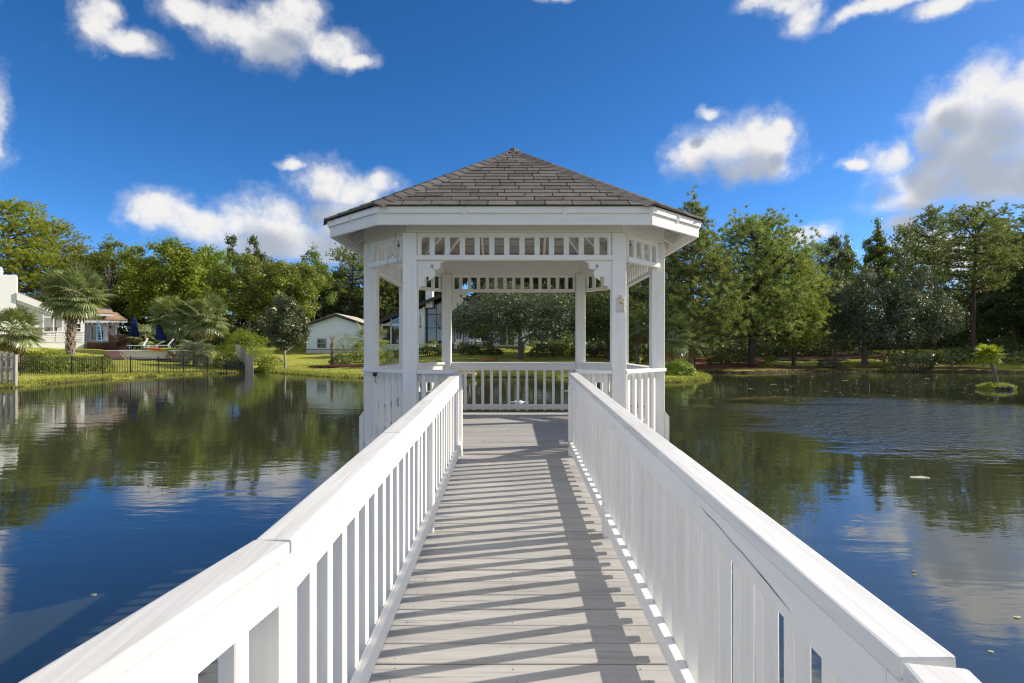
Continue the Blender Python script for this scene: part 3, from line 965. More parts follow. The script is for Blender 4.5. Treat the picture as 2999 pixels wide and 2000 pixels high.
mat('leaf_bright', (0.1, 0.15, 0.03), build=b_leaf((0.085, 0.150, 0.015), (0.36, 0.42, 0.050), 0.42))
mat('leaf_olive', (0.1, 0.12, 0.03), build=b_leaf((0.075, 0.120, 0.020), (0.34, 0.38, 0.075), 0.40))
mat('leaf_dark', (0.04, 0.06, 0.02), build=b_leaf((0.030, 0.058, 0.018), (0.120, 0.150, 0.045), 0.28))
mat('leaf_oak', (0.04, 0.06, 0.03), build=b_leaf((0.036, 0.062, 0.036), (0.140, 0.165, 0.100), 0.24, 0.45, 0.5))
mat('leaf_magnolia', (0.04, 0.06, 0.02), build=b_leaf((0.016, 0.036, 0.010), (0.13, 0.13, 0.05), 0.14, 0.7, 0.38))
mat('leaf_yellow', (0.2, 0.18, 0.04), build=b_leaf((0.10, 0.15, 0.022), (0.36, 0.37, 0.065), 0.40))
mat('needle_pine', (0.08, 0.12, 0.03), build=b_leaf((0.065, 0.115, 0.030), (0.46, 0.49, 0.15), 0.35, 0.3))
mat('needle_warm', (0.12, 0.15, 0.03), build=b_leaf((0.15, 0.20, 0.018), (0.52, 0.52, 0.08), 0.38, 0.3))
mat('palm_leaf', (0.1, 0.14, 0.05), build=b_leaf((0.11, 0.16, 0.05), (0.46, 0.48, 0.22), 0.28, 0.6, 0.35))
mat('palm_silver', (0.2, 0.22, 0.15), build=b_leaf((0.14, 0.17, 0.10), (0.30, 0.32, 0.22), 0.25, 0.6, 0.35))
mat('palm_lime', (0.25, 0.3, 0.03), build=b_leaf((0.22, 0.28, 0.014), (0.50, 0.52, 0.04), 0.45, 0.4, 0.4))
mat('palm_dry', (0.3, 0.22, 0.1), build=b_leaf((0.20, 0.13, 0.05), (0.38, 0.28, 0.12), 0.3, 0.2, 0.6))
mat('banana_leaf', (0.06, 0.12, 0.05), build=b_leaf((0.035, 0.080, 0.030), (0.10, 0.16, 0.07), 0.35, 0.6, 0.35))
mat('grass_blade', (0.14, 0.18, 0.03), build=b_leaf((0.18, 0.22, 0.025), (0.42, 0.39, 0.09), 0.4, 0.2, 0.6))
mat('petal_red', (0.6, 0.05, 0.05), build=b_leaf((0.55, 0.03, 0.04), (0.65, 0.09, 0.07), 0.2))
mat('petal_pink', (0.5, 0.05, 0.2), build=b_leaf((0.42, 0.03, 0.18), (0.55, 0.08, 0.28), 0.2))

def b_bark(ca, cb):
    def f(t, b, col):
        co = objco(t)
        n1 = t.noise(t.scale(co, (9, 9, 2.2)), 1.0, 5.0, 0.7, 0.5); n2 = t.noise(co, 1.1, 3.0, 0.5)
        c = t.ramp(n1, [(0.32, ca), (0.62, cb)])
        c = t.mix(t.math('MULTIPLY', t.smooth(n2, 0.5, 0.7), 0.35), c, tuple(k * 1.5 for k in cb))
        t.t.links.new(c, b.inputs['Base Color'])
        bump(t, b, n1, 0.9, 0.06)
    return f
mat('bark_pine', (0.1, 0.07, 0.05), 0.95, 0.1, build=b_bark((0.040, 0.027, 0.020), (0.135, 0.095, 0.075)))
mat('bark_red', (0.14, 0.08, 0.05), 0.95, 0.1, build=b_bark((0.060, 0.033, 0.022), (0.21, 0.115, 0.075)))
mat('bark_grey', (0.14, 0.12, 0.1), 0.95, 0.1, build=b_bark((0.060, 0.050, 0.040), (0.21, 0.185, 0.155)))
mat('bark_pale', (0.3, 0.28, 0.24), 0.9, 0.1, build=b_bark((0.16, 0.14, 0.11), (0.42, 0.38, 0.32)))
mat('palm_trunk', (0.2, 0.16, 0.12), 0.95, 0.1, build=b_bark((0.10, 0.070, 0.048), (0.30, 0.245, 0.185)))
mat('palm_boot', (0.3, 0.25, 0.2), 0.9, 0.1, build=b_bark((0.18, 0.13, 0.09), (0.44, 0.37, 0.28)))

def leaf_cloud(rng, P, N, size, aspect=0.5):
    """one kite-shaped face per leaf at P (n,3), facing roughly along N"""
    n = len(P)
    N = N / (np.linalg.norm(N, axis=1, keepdims=True) + 1e-9)
    u = np.cross(N, rng.normal(size=(n, 3))); u /= np.linalg.norm(u, axis=1, keepdims=True) + 1e-9
    w = np.cross(N, u)
    s = size * rng.uniform(0.6, 1.3, (n, 1))
    v = np.stack([P - u * s * 0.5, P + w * s * aspect * 0.5, P + u * s * 0.5 + N * s * 0.12, P - w * s * aspect * 0.5], 1)
    f = np.arange(4 * n).reshape(n, 4)
    return v.reshape(-1, 3), f

def sphere_dirs(rng, n):
    d = rng.normal(size=(n, 3)); return d / np.linalg.norm(d, axis=1, keepdims=True)

def trunk_mesh(name, rng, Ht, r0, limbs, lean=(0, 0), wob=0.25, n=8):
    """tapered, slightly wandering trunk and limbs [(height on trunk, end point)]"""
    m = MB()
    ph = rng.uniform(0, 6, 2)
    def axis(z):
        t = z / Ht
        return np.array([lean[0] * t * t + wob * math.sin(ph[0] + 3 * t) * t, lean[1] * t * t + wob * math.sin(ph[1] + 2.6 * t) * t, z])
    zs = np.linspace(0, Ht, 9)
    pts = [Vector(axis(z) - axis(0) * np.array([1, 1, 0])) for z in zs]
    rad = [r0 * (1.35 if i == 0 else 1) * (1 - 0.82 * (z / Ht)) for i, z in enumerate(zs)]
    pts.insert(1, Vector((pts[0].x, pts[0].y, Ht * 0.03))); rad.insert(1, r0 * 1.02)
    m.tube(pts, rad, n)
    for (zh, e) in limbs:
        a = axis(zh) - axis(0) * np.array([1, 1, 0]); e = np.asarray(e)
        r = r0 * (1 - 0.82 * zh / Ht)
        mid = a * 0.5 + e * 0.5 + np.array([0, 0, -0.06 * np.linalg.norm(e - a)]) + rng.normal(size=3) * 0.05 * np.linalg.norm(e - a)
        m.tube([Vector(a), Vector(a * .7 + mid * .3), Vector(mid), Vector(e)], [r * 0.55, r * 0.42, r * 0.27, r * 0.09], 5, False)
    me = m.mesh(name, fix=False, smooth=True)
    return me, axis

def broadleaf(seed, Ht=14, Rc=4.5, base=3.0, leaf=0.34, clumps=46, per=190, r0=0.22, spiky=0.0, droop=0.0, open_=0.35, aspect=0.55, multi=False):
    rng = np.random.default_rng(seed)
    cz = (Ht + base) / 2; rz = (Ht - base) / 2
    lob = sphere_dirs(rng, 7); lw = rng.uniform(0.1, 0.34, 7)
    C, RR = [], []
    clumps = int(clumps * 1.75)
    while len(C) < clumps:
        d = sphere_dirs(rng, 1)[0]
        if d[2] < -0.75: continue
        env = 0.80 + sum(w * max(0, float(d @ l)) ** 3 for l, w in zip(lob, lw))
        taper = 1.0 - spiky * max(0, d[2])
        t = rng.uniform(open_, 1.0) ** 0.7
        p = np.array([d[0] * Rc * env * t * taper, d[1] * Rc * env * t * taper, cz + d[2] * rz * min(env, 1.12) * t])
        if p[2] < base * 0.9: continue
        C.append(p); RR.append(rng.uniform(0.13, 0.27) * Rc * (0.75 if d[2] > 0.6 else 1))
    if spiky > 0.6:                        # a leader carries the crown to a ragged point
        for k in range(16):
            s = k / 15
            z = base + (Ht * 1.0 - base) * (0.35 + 0.65 * s)
            C.append(np.array([rng.normal() * Rc * .22 * (1.15 - s), rng.normal() * Rc * .22 * (1.15 - s), z])); RR.append(Rc * (0.30 - 0.17 * s))
    P, Nn, T = [], [], []
    for c, r in zip(C, RR):
        n = int(per * (r / (0.21 * Rc)) ** 2)
        d = sphere_dirs(rng, n)
        rad = r * rng.uniform(0.15, 1.0, (n, 1)) ** 0.5
        p = c + d * rad * np.array([1.1, 1.1, 0.95])
        p[:, 2] -= droop * rad[:, 0]
        P.append(p)
        Nn.append(d * 0.7 + np.array([0, 0, 0.55]) + rng.normal(size=(n, 3)) * 0.45)
        T.append(np.clip(rng.uniform(0, 1) * 0.5 + rng.uniform(0, 0.5, n) , 0, 1))
    k = int(0.14 * sum(map(len, P)))        # loose sprays at the outline
    d = sphere_dirs(rng, k); d[:, 2] = np.abs(d[:, 2]) * 1.0 - 0.25
    src = np.array(C)[rng.integers(0, len(C), k)]
    P.append(src + d * rng.uniform(0.15, 0.36, (k, 1)) * Rc); Nn.append(rng.normal(size=(k, 3)) + np.array([0, 0, .6])); T.append(rng.uniform(0.2, 1, k))
    P = np.concatenate(P); Nn = np.concatenate(Nn); T = np.concatenate(T)
    v, f = leaf_cloud(rng, P, Nn, leaf, aspect)
    crown = np_mesh('crown', v, f, np.repeat(T, 4))
    sel = rng.permutation(len(C))[:16]
    limbs = [(min(Ht * 0.82, max(base * 0.75, C[i][2] * rng.uniform(0.45, 0.75))), C[i]) for i in sel]
    trunk, _ = trunk_mesh('trunk', rng, Ht * 0.92, r0, limbs)
    return trunk, crown

def pine(seed, Ht=15, Rc=4.0, base=4.0, r0=0.24, whorls=15, lean=(0, 0), round_=0.6, density=1.0, nl=0.34):
    """long-needled pine: whorled limbs ending in starry tufts"""
    rng = np.random.default_rng(seed)
    limbs, tufts = [], []
    trunk_ax = lambda z: np.array([lean[0] * (z / Ht) ** 2, lean[1] * (z / Ht) ** 2, z])
    for k in range(whorls):
        t = (k + rng.uniform(-.3, .3)) / (whorls - 1); t = min(max(t, 0), 1)
        z = base + (Ht * 0.97 - base) * t
        prof = (1 - t) ** 0.75 * (0.55 + 0.45 * min(1, t / 0.25 + 0.35)) if round_ < 0.5 else math.sqrt(max(0.02, 1 - (abs(t - 0.38) / 0.66) ** 2.2))
        nb = rng.integers(3, 6)
        a0 = rng.uniform(0, 6.28)
        for j in range(nb):
            a = a0 + 6.28 * j / nb + rng.uniform(-.4, .4)
            L = Rc * prof * rng.uniform(0.65, 1.12) + 0.25
            rise = rng.uniform(-0.05, 0.35) + 0.35 * t
            s = trunk_ax(z)
            e = s + np.array([math.cos(a) * L, math.sin(a) * L, L * rise])
            limbs.append((s, e, L))
            nt = max(4, int(L * 12 * density))
            for q in range(nt):
                u = rng.uniform(0.30, 1.02) ** 0.8
                p = s + (e - s) * u
                sp = L * 0.30 * (1.1 - abs(u - 0.6)) + 0.12
                off = rng.normal(size=3) * sp * np.array([0.8, 0.8, 0.36]) + np.array([0, 0, 0.12 * sp])
                tufts.append((p + off, (e - s) / L * 0.5 + off / (np.linalg.norm(off) + 1e-6) * 0.4 + np.array([0, 0, 0.55])))
    for q in range(int(10 * density)):
        tufts.append((trunk_ax(Ht) + rng.normal(size=3) * np.array([.25, .25, .3]), np.array([0, 0, 1.0])))
    P = np.array([t[0] for t in tufts]); D = np.array([t[1] for t in tufts]); D /= np.linalg.norm(D, axis=1, keepdims=True)
    K = 17
    n = len(P)
    d = rng.normal(size=(n, K, 3)) * 0.62 + D[:, None, :] * 0.8
    d /= np.linalg.norm(d, axis=2, keepdims=True)
    L = nl * rng.uniform(0.7, 1.25, (n, K, 1))
    side = np.cross(d, rng.normal(size=(n, K, 3))); side /= np.linalg.norm(side, axis=2, keepdims=True) + 1e-9
    w = 0.032
    c = P[:, None, :] + rng.normal(size=(n, K, 3)) * 0.05
    v = np.stack([c - side * w, c + side * w, c + d * L], 2).reshape(-1, 3)
    f = np.arange(len(v)).reshape(-1, 3)
    T = np.repeat(np.clip(rng.uniform(0, .75, n)[:, None] + rng.uniform(0, .25, (n, K)), 0, 1).ravel(), 3)
    crown = np_mesh('crown', v, f, T)
    m = MB()
    zs = np.linspace(0, Ht, 9)
    pts = [Vector(trunk_ax(z)) for z in zs]; rad = [r0 * (1 - 0.86 * z / Ht) for z in zs]
    rad[0] *= 1.3; pts.insert(1, Vector(trunk_ax(Ht * .03))); rad.insert(1, r0)
    m.tube(pts, rad, 9)
    for (s, e, L) in limbs:
        r = max(0.018, 0.16 * r0 + 0.012 * L)
        mid = (s + e) / 2 - np.array([0, 0, 0.05 * L]) + rng.normal(size=3) * 0.04 * L
        m.tube([Vector(s), Vector(mid), Vector(e)], [r * 1.3, r, r * 0.35], 5, False)
        for q in range(2):
            u = rng.uniform(0.4, 0.8); b0 = s + (e - s) * u
            m.tube([Vector(b0), Vector(b0 + rng.normal(size=3) * 0.22 * L * np.array([1, 1, .6]))], [r * 0.5, r * 0.15], 4, False)
    for q in range(5):                      # dead stubs below the crown
        z = rng.uniform(base * 0.45, base); a = rng.uniform(0, 6.28); L = rng.uniform(0.5, 1.4)
        s = trunk_ax(z); m.tube([Vector(s), Vector(s + np.array([math.cos(a) * L, math.sin(a) * L, L * .2]))], [0.03, 0.01], 4, False)
    return m.mesh('trunk', fix=False, smooth=True), crown

def bush_mesh(seed, rx=1.0, ry=1.0, rz=0.8, n=1500, leaf=0.14, lumpy=0.2, box=False, aspect=0.55):
    rng = np.random.default_rng(seed)
    if box:
        p = rng.uniform(-1, 1, (n, 3)); ax = rng.integers(0, 5, n)
        for a, (i, s) in enumerate(((0, -1), (0, 1), (1, -1), (1, 1), (2, 1))):
            p[ax == a, i] = s * rng.uniform(0.86, 1.03, (ax == a).sum())
        d = p / np.linalg.norm(p, axis=1, keepdims=True)
        P = p * np.array([rx, ry, rz / 2]) + np.array([0, 0, rz / 2])
        P += rng.normal(size=(n, 3)) * 0.03
    else:
        d = sphere_dirs(rng, n); d[:, 2] = np.where(d[:, 2] < -0.15, -d[:, 2], d[:, 2])
        lob = sphere_dirs(rng, 12); lob[:, 2] = np.abs(lob[:, 2])
        env = 0.82 + lumpy * np.max(np.maximum(0, d @ lob.T) ** 6, axis=1) * 1.5
        P = d * env[:, None] * rng.uniform(0.55, 1.0, (n, 1)) ** 0.4 * np.array([rx, ry, rz])
        P[:, 2] += 0.08
    N = d + np.array([0, 0, .5]) + rng.normal(size=(n, 3)) * 0.5
    v, f = leaf_cloud(rng, P, N, leaf, aspect)
    cl = 0.5 + 0.5 * np.sin(P[:, 0] * 3.1 / rx + 2 * np.sin(P[:, 1] * 2.7 / ry)) * np.sin(P[:, 2] * 4 / rz + 1)
    return np_mesh('foliage', v, f, np.repeat(np.clip(0.55 * cl + rng.uniform(0, .5, n), 0, 1), 4))

def fan_frond(seed, Rf=1.0, pet=0.9, droop=0.5, segs=26, fold=0.5):
    """costapalmate palmetto leaf: stalk along +X, then a drooping, pleated fan"""
    rng = np.random.default_rng(seed)
    v, f, T = [], [], []
    def add(ps, fs, t):
        k = len(v); v.extend(ps); f.extend([tuple(i + k for i in q) for q in fs]); T.extend([t] * len(ps))
    w = 0.022
    add([(0, -w * 1.6, 0), (0, w * 1.6, 0), (pet, w, 0.0), (pet, -w, 0.0)], [(0, 1, 2, 3)], 0.85)
    for i in range(segs):
        u = (i + 0.5) / segs * 2 - 1
        a = u * R(118)
        L = Rf * (1 - 0.28 * abs(u) ** 2) * rng.uniform(0.9, 1.08)
        da = 2 * R(118) / segs * 1.0
        hub = np.array([pet + 0.10 * Rf * (1 - abs(u)), 0, 0])
        t0 = rng.uniform(0.1, 0.75)
        prev = None
        for k, s in enumerate((0.05, 0.48, 0.78, 1.0)):
            wdt = 0.72 * L * da * (min(s, 0.5) if s < 0.9 else 0.03) * (1.0 if s < 0.6 else 0.62)
            dirv = np.array([math.cos(a), math.sin(a), 0]); sd_ = np.array([-math.sin(a), math.cos(a), 0])
            c = hub + dirv * L * s + np.array([0, 0, -droop * L * s ** 2.6 * (0.55 + 0.6 * abs(u)) + 0.10 * L * s * (1 - abs(u))])
            z = fold * wdt * 0.5 * (1 if i % 2 else -1)
            cur = [tuple(c - sd_ * wdt + np.array([0, 0, z])), tuple(c + sd_ * wdt - np.array([0, 0, z]))]
            if prev: add(prev + cur, [(0, 1, 3, 2)], t0)
            prev = cur
    me = np_mesh('frond', v, f, T)
    return me

def feather_frond(seed, L=1.7, droop=0.9, n=26):
    rng = np.random.default_rng(seed)
    v, f, T = [], [], []
    def add(ps, fs, t):
        k = len(v); v.extend([tuple(p) for p in ps]); f.extend([tuple(i + k for i in q) for q in fs]); T.extend([t] * len(ps))
    cur = lambda s: np.array([L * s * (1 - 0.25 * s * s * droop), 0, L * (0.30 * s - droop * 0.85 * s ** 2.4)])
    for i in range(12):
        a, b = cur(i / 12), cur((i + 1) / 12); w = 0.02 * (1 - i / 14)
        add([a + [0, -w, 0], a + [0, w, 0], b + [0, w, 0], b + [0, -w, 0]], [(0, 1, 2, 3)], 0.8)
    for i in range(n):
        s = 0.16 + 0.82 * i / n
        p = cur(s); t = cur(min(1, s + .02)) - p; t /= np.linalg.norm(t)
        ll = L * 0.34 * math.sin(math.pi * (0.18 + 0.78 * (i / n))) * rng.uniform(.85, 1.1)
        for sd_ in (-1, 1):
            d = t * 0.75 + np.array([0, sd_ * 0.75, 0.42]); d /= np.linalg.norm(d)
            m = p + d * ll * 0.6; e = p + d * ll + np.array([0, 0, -0.22 * ll])
            add([p - t * 0.018, p + t * 0.018, m + t * 0.016, m - t * 0.016], [(0, 1, 2, 3)], rng.uniform(0, 1))
            add([m - t * 0.016, m + t * 0.016, e + t * .003, e - t * .003], [(0, 1, 2, 3)], rng.uniform(0, 1))
    return np_mesh('frond', v, f, T)

def palm(label, loc, trunk_h, r0, fronds, nf, mat_leaf='palm_leaf', size=1.0, lean=(0, 0), boots=0, dry=4, group=None, lo=-68, name='sabal_palm', seed=1, hairy=False, cat='palm', el_hi=82, bright=None):
    rng = random.Random(seed)
    t = thing(name, label, cat, loc, 0, group)
    m = MB()
    pts, rad = [], []
    for i in range(8):
        s = i / 7
        pts.append(Vector((lean[0] * s ** 1.4, lean[1] * s ** 1.4, trunk_h * s)))
        rad.append(r0 * (1.25 if i == 0 else 1.0 + 0.08 * math.sin(i * 2.1)) * (0.92 if i == 7 else 1))
    if trunk_h > 0.1: m.tube(pts, rad, 9)
    if hairy:
        for k in range(90):
            s = rng.random(); a = rng.uniform(0, 6.28); p = Vector((lean[0] * s ** 1.4, lean[1] * s ** 1.4, trunk_h * s))
            o = Vector((math.cos(a), math.sin(a), 0)); q = Vector((-o.y, o.x, 0)) * 0.02
            b = p + o * r0 * 0.8
            m.add([b - q, b + q, b + o * r0 * 0.8 + Vector((0, 0, rng.uniform(-.02, .08)))], [(0, 1, 2)])
    if trunk_h > 0.1: obj('trunk', m.mesh('trunk', fix=False, smooth=True), 'palm_trunk', t)
    if boots:
        bm = MB().hexa([(-0.09, 0, 0), (0.09, 0, 0), (0.09, 0.04, 0.0), (-0.09, 0.04, 0.0)], [(-0.035, 0.13, 0.30), (0.035, 0.13, 0.30), (0.030, 0.15, 0.29), (-0.030, 0.15, 0.29)]).mesh('leaf_base')
        for k in range(boots):
            s = 0.06 + 0.94 * k / boots
            p = Vector((lean[0] * s ** 1.4, lean[1] * s ** 1.4, trunk_h * s))
            a = k * 2.399963 + rng.uniform(-.1, .1)
            o = obj('leaf_base', bm, 'palm_boot', t, p + Vector((-math.sin(a), math.cos(a), 0)) * r0 * 0.86, (R(rng.uniform(-6, 10)), rng.uniform(-.15, .15), a))
            o.scale = (1.15, 1.2, 1.05)
    tip = Vector((lean[0], lean[1], trunk_h))
    for k in range(nf):
        u = (k + 0.5) / nf
        el_ = el_hi - (el_hi - lo) * u ** 0.85 + rng.uniform(-7, 7)
        a = k * 2.399963 + rng.uniform(-.25, .25)
        me = fronds[k % len(fronds)]
        s = size * rng.uniform(0.88, 1.1) * (0.8 if el_ > 65 else 1)
        isdry = k >= nf - dry
        if isdry: s *= 0.9
        src = me
        if isdry: src = DRY[k % len(DRY)] if fronds is not FEATHER else me
        o = obj('frond', src, None, t, tip + Vector((math.cos(a), math.sin(a), 0)) * r0 * 0.5 + Vector((0, 0, -0.22 * u * size)), (rng.uniform(-.35, .35), R(-el_), a), (s, s, s))
    return t

FAN = [fan_frond(40 + k, Rf=0.92, pet=0.95, droop=0.22 + 0.12 * k) for k in range(4)]
DRY = [fan_frond(60 + k, droop=0.9, segs=14) for k in range(2)]
LIME = [fan_frond(70 + k, Rf=0.62, pet=0.30, droop=0.30, segs=18) for k in range(3)]
FEATHER = [feather_frond(80 + k, droop=0.8 + .15 * k) for k in range(3)]
PALMETTO = [fan_frond(90 + k, droop=0.3, segs=16) for k in range(2)]
for me in FAN: me.materials.append(MATS['palm_leaf'])
for me in PALMETTO: me.materials.append(MATS['palm_leaf'])
for me in DRY: me.materials.append(MATS['palm_dry'])
for me in LIME: me.materials.append(MATS['palm_lime'])
for me in FEATHER: me.materials.append(MATS['palm_silver'])

PROTO = {}
def proto(key, fn):
    if key not in PROTO: PROTO[key] = fn()
    return PROTO[key]
KINDS = {
    'bright': (lambda: broadleaf(1, 14, 4.6, 2.6, 0.36, 52, 200, 0.2), (14, 4.6)),
    'bright_b': (lambda: broadleaf(2, 14, 4.3, 3.0, 0.34, 46, 200, 0.2, open_=0.45), (14, 4.3)),
    'airy': (lambda: broadleaf(3, 16, 3.2, 4.0, 0.32, 30, 95, 0.16, spiky=0.35, open_=0.3), (16, 3.2)),
    'tall': (lambda: broadleaf(4, 17, 3.4, 4.0, 0.36, 44, 150, 0.2, spiky=0.55), (17, 3.4)),
    'tall_b': (lambda: broadleaf(5, 17, 3.0, 3.5, 0.34, 40, 140, 0.2, spiky=0.7), (17, 3.0)),
    'wide': (lambda: broadleaf(6, 11, 6.0, 2.2, 0.30, 64, 230, 0.36, droop=0.25, aspect=0.45), (11, 6.0)),
    'wide_b': (lambda: broadleaf(7, 11, 5.6, 1.4, 0.30, 60, 230, 0.34, droop=0.3, aspect=0.45), (11, 5.6)),
    'round': (lambda: broadleaf(8, 7, 2.4, 1.1, 0.24, 46, 190, 0.12, spiky=0.45, aspect=0.42), (7, 2.4)),
    'pine_cone': (lambda: pine(11, 15, 4.0, 3.2, 0.24, 16, round_=0.3, density=1.25), (15, 4.0)),
    'pine_wide': (lambda: pine(12, 13, 4.4, 3.0, 0.30, 13, (0.8, 0), round_=0.9, density=1.25), (13, 4.4)),
    'pine_tall': (lambda: pine(13, 20, 3.6, 9.0, 0.30, 11, (0.7, 0.2), round_=0.9, density=1.25), (20, 3.6)),
    'pine_full': (lambda: pine(14, 19, 4.2, 5.0, 0.30, 16, round_=0.9, density=1.15), (19, 4.2)),
}
LEAFY = {}
def tree(name, label, kind, leaf, bark, px, d, top, half, rz, group=None, base=None, cat='tree'):
    """a tree standing at photograph column px, d metres off, its top at row `top`, half as wide as `half` columns"""
    (tm, cm) = proto(kind, KINDS[kind][0]); h0, r0 = KINDS[kind][1]
    key = (kind, leaf, bark)
    if key not in LEAFY:
        a, b = tm.copy(), cm.copy()
        a.name, b.name = 'trunk', 'crown'
        a.materials.append(MATS[bark]); b.materials.append(MATS[leaf])
        LEAFY[key] = (a, b)
    tm, cm = LEAFY[key]
    x = CX + (px - PX0) / FD * d
    z = H(x, d) - 0.08 if base is None else base
    ht = CZ + (PY0 - top) / FD * d - z
    sz = ht / (h0 * 1.02); sx = (half / FD * d) / (r0 * 1.08)
    t = thing(name, label, cat, (x, d, z), rz, group)
    obj('trunk', tm, None, t, scale=(min(sx, sz) * 1.05, min(sx, sz) * 1.05, sz))
    obj('crown', cm, None, t, scale=(sx, sx, sz))
    return t
# ================================================================== TREES, one by one
# left bank
tree('pine_tree', 'tall yellow-green pine rising behind the white chimney block of the left house', 'pine_full', 'needle_warm', 'bark_red', 20, 76, 462, 105, 0.4)
tree('pine_tree', 'yellow-green pine with reddish trunk just right of the chimney pine, above the tan roof', 'pine_full', 'needle_warm', 'bark_red', 122, 82, 512, 75, 2.1)
tree('pine_tree', 'low dark pine between the chimney pine and the thin leaning tree', 'pine_cone', 'needle_pine', 'bark_red', 178, 90, 560, 60, 1.3)
tree('sweetgum_tree', 'tall thin-topped broadleaf tree behind the big sabal palm', 'airy', 'leaf_olive', 'bark_grey', 248, 78, 520, 62, 0.2)
tree('sweetgum_tree', 'bushy dark tree filling the gap right of the big sabal palm', 'bright_b', 'leaf_dark', 'bark_grey', 262, 84, 580, 88, 1.0)
tree('broadleaf_tree', 'bright green rounded tree above the twin palms', 'bright', 'leaf_bright', 'bark_grey', 392, 76, 540, 92, 0.7)
tree('broadleaf_tree', 'smaller bright green tree joining the rounded one on its right', 'bright_b', 'leaf_bright', 'bark_grey', 470, 82, 560, 66, 2.2)
tree('broadleaf_tree', 'dark tree low behind the twin palms', 'bright_b', 'leaf_dark', 'bark_grey', 330, 88, 600, 70, 2.9)
tree('sweetgum_tree', 'dark twin-topped tree, its left top above the olive tree', 'tall', 'leaf_dark', 'bark_grey', 533, 88, 543, 34, 0.5)
tree('sweetgum_tree', 'dark twin-topped tree, its right top above the olive tree', 'tall', 'leaf_dark', 'bark_grey', 583, 89, 545, 36, 1.9)
tree('broadleaf_tree', 'broad olive green tree in front of the dark twin tops', 'bright', 'leaf_olive', 'bark_pale', 575, 74, 582, 96, 3.4)
tree('broadleaf_tree', 'olive tree with yellowing leaves behind the magnolia', 'bright_b', 'leaf_yellow', 'bark_pale', 668, 75, 596, 74, 0.9)
tree('sweetgum_tree', 'slender airy tree with sky showing through, left of the gazebo roof', 'airy', 'leaf_olive', 'bark_grey', 722, 84, 543, 44, 2.6)
tree('broadleaf_tree', 'dark leafy tree behind the gable of the white garage', 'bright_b', 'leaf_dark', 'bark_pale', 738, 90, 612, 74, 1.7)
tree('pine_tree', 'dark pine with a bare trunk standing behind the right slope of the garage roof', 'pine_tall', 'needle_pine', 'bark_pine', 805, 90, 560, 52, 0.3)
tree('magnolia_tree', 'glossy dark magnolia on the bank left of the white garage', 'round', 'leaf_magnolia', 'bark_pale', 655, 54, 668, 60, 0.6)
for (lab, leaf, px, d, top, half, rz) in (
    ('dark tree filling the gap between the chimney pine and the thin-topped tree', 'leaf_dark', 205, 96, 575, 70, 0.3),
    ('dark tree behind the bright rounded tree', 'leaf_dark', 435, 97, 565, 80, 1.4),
    ('dark tree behind the broad olive tree', 'leaf_dark', 620, 98, 585, 80, 2.3),
    ('dark tree behind the slender airy tree', 'leaf_dark', 690, 99, 600, 80, 0.8)):
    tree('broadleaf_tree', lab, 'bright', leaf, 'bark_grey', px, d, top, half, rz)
# behind the house seen through the gazebo
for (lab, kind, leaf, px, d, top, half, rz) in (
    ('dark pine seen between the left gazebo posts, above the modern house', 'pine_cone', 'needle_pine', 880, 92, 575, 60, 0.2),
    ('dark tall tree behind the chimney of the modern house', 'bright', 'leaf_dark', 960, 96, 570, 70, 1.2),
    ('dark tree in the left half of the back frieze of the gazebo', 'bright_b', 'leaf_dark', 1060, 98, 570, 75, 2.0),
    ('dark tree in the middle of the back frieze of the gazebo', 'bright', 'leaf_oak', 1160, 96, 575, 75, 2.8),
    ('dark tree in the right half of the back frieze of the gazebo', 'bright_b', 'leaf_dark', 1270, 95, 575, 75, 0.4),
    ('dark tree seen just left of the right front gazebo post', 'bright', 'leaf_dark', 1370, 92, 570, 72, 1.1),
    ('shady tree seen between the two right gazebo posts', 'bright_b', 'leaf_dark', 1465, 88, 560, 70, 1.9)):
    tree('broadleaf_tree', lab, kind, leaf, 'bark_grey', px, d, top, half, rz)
tree('live_oak', 'live oak with a thick grey trunk framed by the back opening of the gazebo', 'wide', 'leaf_oak', 'bark_grey', 1195, 57, 640, 168, 0.5)
tree('live_oak', 'shady live oak behind the right back post of the gazebo', 'wide_b', 'leaf_dark', 'bark_grey', 1400, 61, 632, 130, 2.1)
# right bank
tree('pine_tree', 'conical pine with grey trunk rising right behind the gazebo eave', 'pine_cone', 'needle_pine', 'bark_pine', 1590, 49, 454, 132, 0.6)
tree('pine_tree', 'spreading pine with dark trunk on the pine straw bank', 'pine_wide', 'needle_pine', 'bark_pine', 1725, 55, 512, 132, 0.15)
tree('pine_tree', 'small pale-tipped pine leaning over the lawn strip', 'pine_wide', 'needle_warm', 'bark_pine', 1822, 57, 590, 66, 0.4)
tree('pine_tree', 'pine top showing between the two bank pines against the sky', 'pine_cone', 'needle_pine', 'bark_pine', 1752, 74, 520, 66, 2.2)
tree('broadleaf_tree', 'silvery glinting tree right of the pale-tipped pine', 'tall', 'leaf_oak', 'bark_grey', 1918, 66, 545, 56, 1.1)
tree('live_oak', 'dark blue-green oak with a stout trunk on the right bank', 'wide_b', 'leaf_oak', 'bark_grey', 1985, 59, 600, 108, 0.9)
tree('live_oak', 'dark oak leaning over the water beside the banana plants', 'wide', 'leaf_oak', 'bark_grey', 2105, 60, 622, 84, 2.5)
tree('sweetgum_tree', 'pointed tree top above the stout-trunked oak', 'tall_b', 'leaf_olive', 'bark_grey', 2015, 80, 503, 46, 0.3)
tree('sweetgum_tree', 'lower pointed tree top left of the highest oak crown', 'tall_b', 'leaf_olive', 'bark_grey', 1945, 84, 540, 44, 2.0)
tree('sweetgum_tree', 'ragged tree between the pointed top and the two tall pines', 'airy', 'leaf_olive', 'bark_grey', 2062, 84, 560, 34, 2.9)
